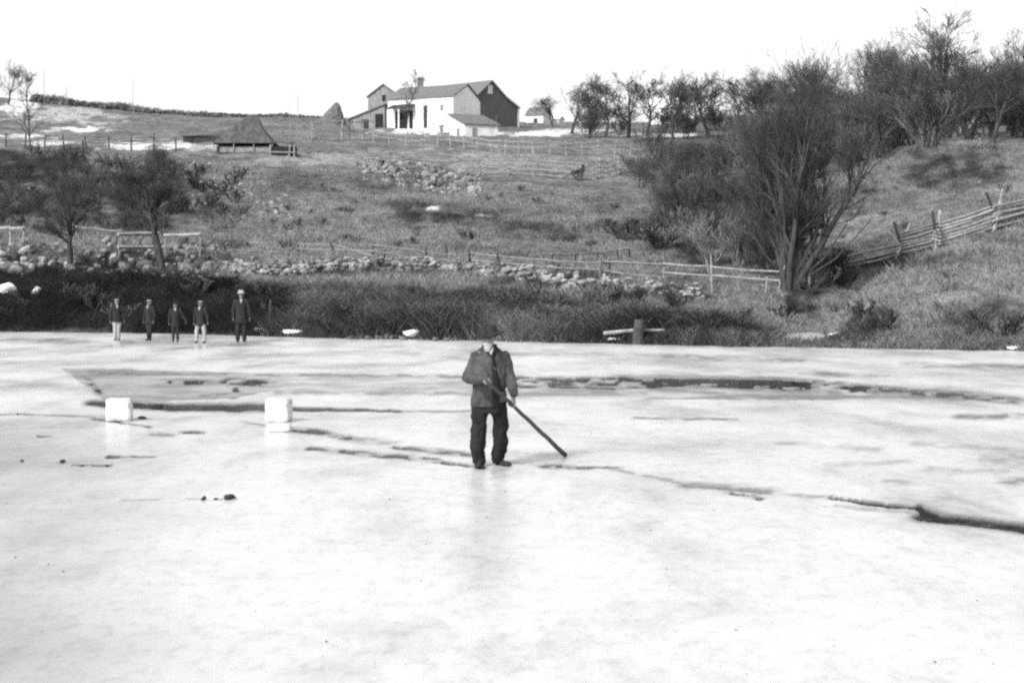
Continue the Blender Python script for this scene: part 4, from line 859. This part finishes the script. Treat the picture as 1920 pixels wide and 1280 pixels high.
limb(Tm, [(-.105, 0, .78), (-.14, -.01, .46), (-.145, .0, .26), (-.125, .0, .085)], [.105, .093, .09, .078]); limb(Tm, [(.105, .02, .78), (.135, .04, .46), (.125, .08, .26), (.105, .12, .085)], [.105, .093, .09, .078])
add(bake(Tm, .011, 2, .028, 11, 9, 'trousers'), 'trousers', 'trouser', man)
for (x, y, rz) in ((-.12, -.03, -.1), (.13, .11, .75)):
    S = MB(); S.ball((0, -.09, .035), (.046, .115, .036), 14, 8); S.ball((0, .0, .06), (.04, .06, .055), 12, 8)
    me = bake(S, .009, 2, name='shoe'); so = add(me, 'shoe', 'shoe', man); so.location = (x, y, 0); so.rotation_euler = (0, 0, rz)
Bd = MB(); Bd.ball((-.02, -.105, 1.49), (.062, .045, .05)); Bd.ball((-.02, -.12, 1.445), (.046, .034, .05));  Bd.ball((-.02, -.142, 1.522), (.042, .018, .014)); Bd.ball((-.075, -.07, 1.53), (.018, .035, .04)); Bd.ball((.035, -.07, 1.53), (.018, .035, .04))
add(bake(Bd, .006, 1, .005, 60, 2, 'beard'), 'beard', 'hair', man)
Ht = MB(); Ht.loft([(0, 0, -.012, .15, .16), (0, 0, .0, .182, .185), (0, 0, .014, .182, .185), (0, 0, .024, .118, .128), (0, 0, .06, .112, .125), (0, .005, .095, .100, .118), (.01, .01, .115, .075, .09), (.01, .01, .105, .03, .05)], 28)
me = bake(Ht, .007, 2, .004, 20, 4, 'hat'); h_ = add(me, 'hat', 'felt', man); h_.location = (-.005, -.055, 1.605); h_.rotation_euler = (math.radians(6), math.radians(-11), 0)
po = MB(); n = 14; pv = [pA.lerp(pB, i/(n-1)) for i in range(n)]; po.tube([tuple(q-pA+Vector((0, 0, .004*math.sin(i*2)))) for i, q in enumerate(pv)], [.018+.014*(i/(n-1)) for i in range(n)], 10)
o = po.obj('ice_pole', M['pole'], None, True); o.location = org+pA; tag(o, 'long dark wooden pole slanting from the man hands down to the ice', 'pole')

def onlooker(px, py, hpx, label, coat='suit', tr='suit', hat='cap', brim=False, stance=.09, short=False, arm=0, rz=0):
    Y = CAMH*F/(py-HZ); H = hpx*Y/F; s = H/1.75; o = thing('person', label, 'person', ((px-960)/F*Y, Y, 0), rz); hs = 1.0 if s > .95 else 1.08
    hz = 1.64 if s > .95 else 1.62; v = .011
    B = MB(); head(B, (0, -.02, hz-.03), hs); limb(B, [(0, 0, 1.4), (0, -.01, 1.52)], [.06, .055])
    B.loft([(0, 0, .85, .15, .1), (0, 0, 1.1, .135, .095), (0, 0, 1.35, .17, .11), (0, 0, 1.46, .09, .07)])
    wr = [(-.27-arm*.0, -.04, .84), (.27+arm*.12, -.06, .84+arm*.05)]
    for sx, w in zip((-1, 1), wr): limb(B, [(sx*.18, 0, 1.4), (sx*(.25+arm*.03*(sx > 0)), .02, 1.12), w], [.05, .04, .027]); relaxed(B, w, 1., sx)
    for sx in (-1, 1): limb(B, [(sx*.09, 0, .88), (sx*(stance+.01), -.01, .48), (sx*(stance+.015), 0, .08)], [.08, .058, .04])
    add(bake(B, .009, 2, name='body'), 'body', 'skin', o)
    C = MB(); C.loft([(0, 0, .76-.06*(px % 3), .2, .145), (0, 0, .95, .185, .135), (0, 0, 1.15, .18, .13), (0, 0, 1.36, .205, .13), (0, 0, 1.45, .13, .095), (0, 0, 1.49, .075, .07)], 20)
    for sx, w in zip((-1, 1), wr): limb(C, [(sx*.19, 0, 1.4), (sx*(.26+arm*.03*(sx > 0)), .02, 1.12), (w[0], w[1], w[2]+.02)], [.078, .066, .05])
    add(bake(C, .014, 3, .01, 10, int(px), 'coat'), 'coat', coat, o)
    Tq = MB(); Tq.loft([(0, 0, .70, .17, .12), (0, 0, .95, .17, .12)], 16); lo = .34 if short else .09
    for sx in (-1, 1): limb(Tq, [(sx*.10, 0, .78), (sx*(stance+.01), -.01, .48), (sx*(stance+.015), 0, lo)], [.10, .085, .075 if not short else .07])
    add(bake(Tq, .014, 3, .008, 12, int(px)+3, 'trousers'), 'trousers', tr, o)
    if short:
        St = MB()
        for sx in (-1, 1): St.tube([(sx*(stance+.012), 0, .36), (sx*(stance+.015), 0, .22), (sx*(stance+.015), 0, .07)], [.06, .062, .045], 10)
        St.obj('stockings', M['trouser'], o, True)
    for sx in (-1, 1):
        S = MB(); S.ball((sx*(stance+.015), -.07, .035), (.045, .115, .038)); S.ball((sx*(stance+.015), .0, .07), (.045, .06, .07)); S.obj('shoe', M['shoe'], o, True)
    MB().add([(-.045, -.115, 1.48), (.045, -.115, 1.48), (0, -.145, 1.33), (-.04, -.08, 1.48), (.04, -.08, 1.48), (0, -.10, 1.33)], [(0, 2, 1), (3, 4, 5), (0, 1, 4, 3), (1, 2, 5, 4), (2, 0, 3, 5)]).obj('shirt_front', M['shirt'], o)
    Hh = MB()
    if brim: Hh.loft([(0, 0, 0, .15, .165), (0, 0, .014, .15, .165), (0, 0, .02, .10, .115), (0, 0, .11, .092, .105), (0, 0, .12, .06, .07)], 20)
    else: Hh.ball((0, .01, .035), (.105, .12, .045)); Hh.ball((0, -.10, .008), (.07, .06, .012))
    h_ = Hh.obj('hat' if brim else 'cap', M[hat], o, True); h_.location = (0, -.015, hz+.035)
    for sx in (-1, 1): MB().ball((sx*.028, -.098*hs, hz-.012), .008, 6, 5).obj('eye', M['opening'], o)
    o.scale = (s, s, s); return o
onlooker(219, 638, 78, 'boy at the left end of the far row with light grey trousers', 'suit', 'pale_tr', 'cap', False, .06, False, .3, .35)
onlooker(280, 638, 77, 'all-dark boy in knee breeches, second from the left', 'suit', 'suit', 'cap', False, .05, True, .1, -.5)
onlooker(329, 641, 75, 'shortest all-dark boy with one arm held out, middle of the row', 'suit', 'suit', 'felt', False, .08, True, 1.6, .1)
onlooker(376, 643, 80, 'boy in light trousers standing with feet apart beside the tall man', 'suit', 'pale_tr', 'cap', False, .16, False, .7, -.25)
onlooker(452, 641, 95, 'tall man in a dark suit and pale hat at the right of the far row', 'suit', 'suit', 'palefelt', True, .10, False, .25, .15)

# ------------------------------------------------------------------ camera, light, world
cam = bpy.data.cameras.new('camera'); co = bpy.data.objects.new('camera', cam); COL.objects.link(co); SC.camera = co
co.location = (0, 0, CAMH); co.rotation_euler = (math.radians(90), 0, 0); cam.sensor_width = 36; cam.lens = 36*F/1920; cam.shift_y = -(640-HZ)/1920; cam.clip_end = 5000; cam.clip_start = .1
SUN_EL, SUN_AZ = 38, 215     # azimuth clockwise from +Y: light comes from behind-left of the camera
d = Vector((math.sin(math.radians(SUN_AZ))*math.cos(math.radians(SUN_EL)), math.cos(math.radians(SUN_AZ))*math.cos(math.radians(SUN_EL)), math.sin(math.radians(SUN_EL))))
L = bpy.data.lights.new('sun', 'SUN'); lo = bpy.data.objects.new('sun', L); COL.objects.link(lo); L.energy = 1.9; L.angle = math.radians(8); lo.rotation_euler = d.to_track_quat('Z', 'Y').to_euler(); lo.location = (0, 0, 60)
w = bpy.data.worlds.new('World'); SC.world = w; w.use_nodes = True; t = w.node_tree; bg = t.nodes['Background']
sk = t.nodes.new('ShaderNodeTexSky'); sk.sky_type = 'NISHITA'; sk.sun_disc = False; sk.sun_elevation = math.radians(SUN_EL); sk.sun_rotation = math.radians(SUN_AZ); sk.dust_density = 3; sk.air_density = 1.2
bw = t.nodes.new('ShaderNodeRGBToBW'); t.links.new(sk.outputs[0], bw.inputs[0]); t.links.new(bw.outputs[0], bg.inputs[0]); bg.inputs[1].default_value = .15
vs = SC.view_settings; vs.view_transform = 'Standard'; vs.look = 'None'; vs.gamma = 1; vs.exposure = .95
SC.render.engine = 'CYCLES'; SC.cycles.filter_width = 2.4; SC.cycles.use_denoising = False
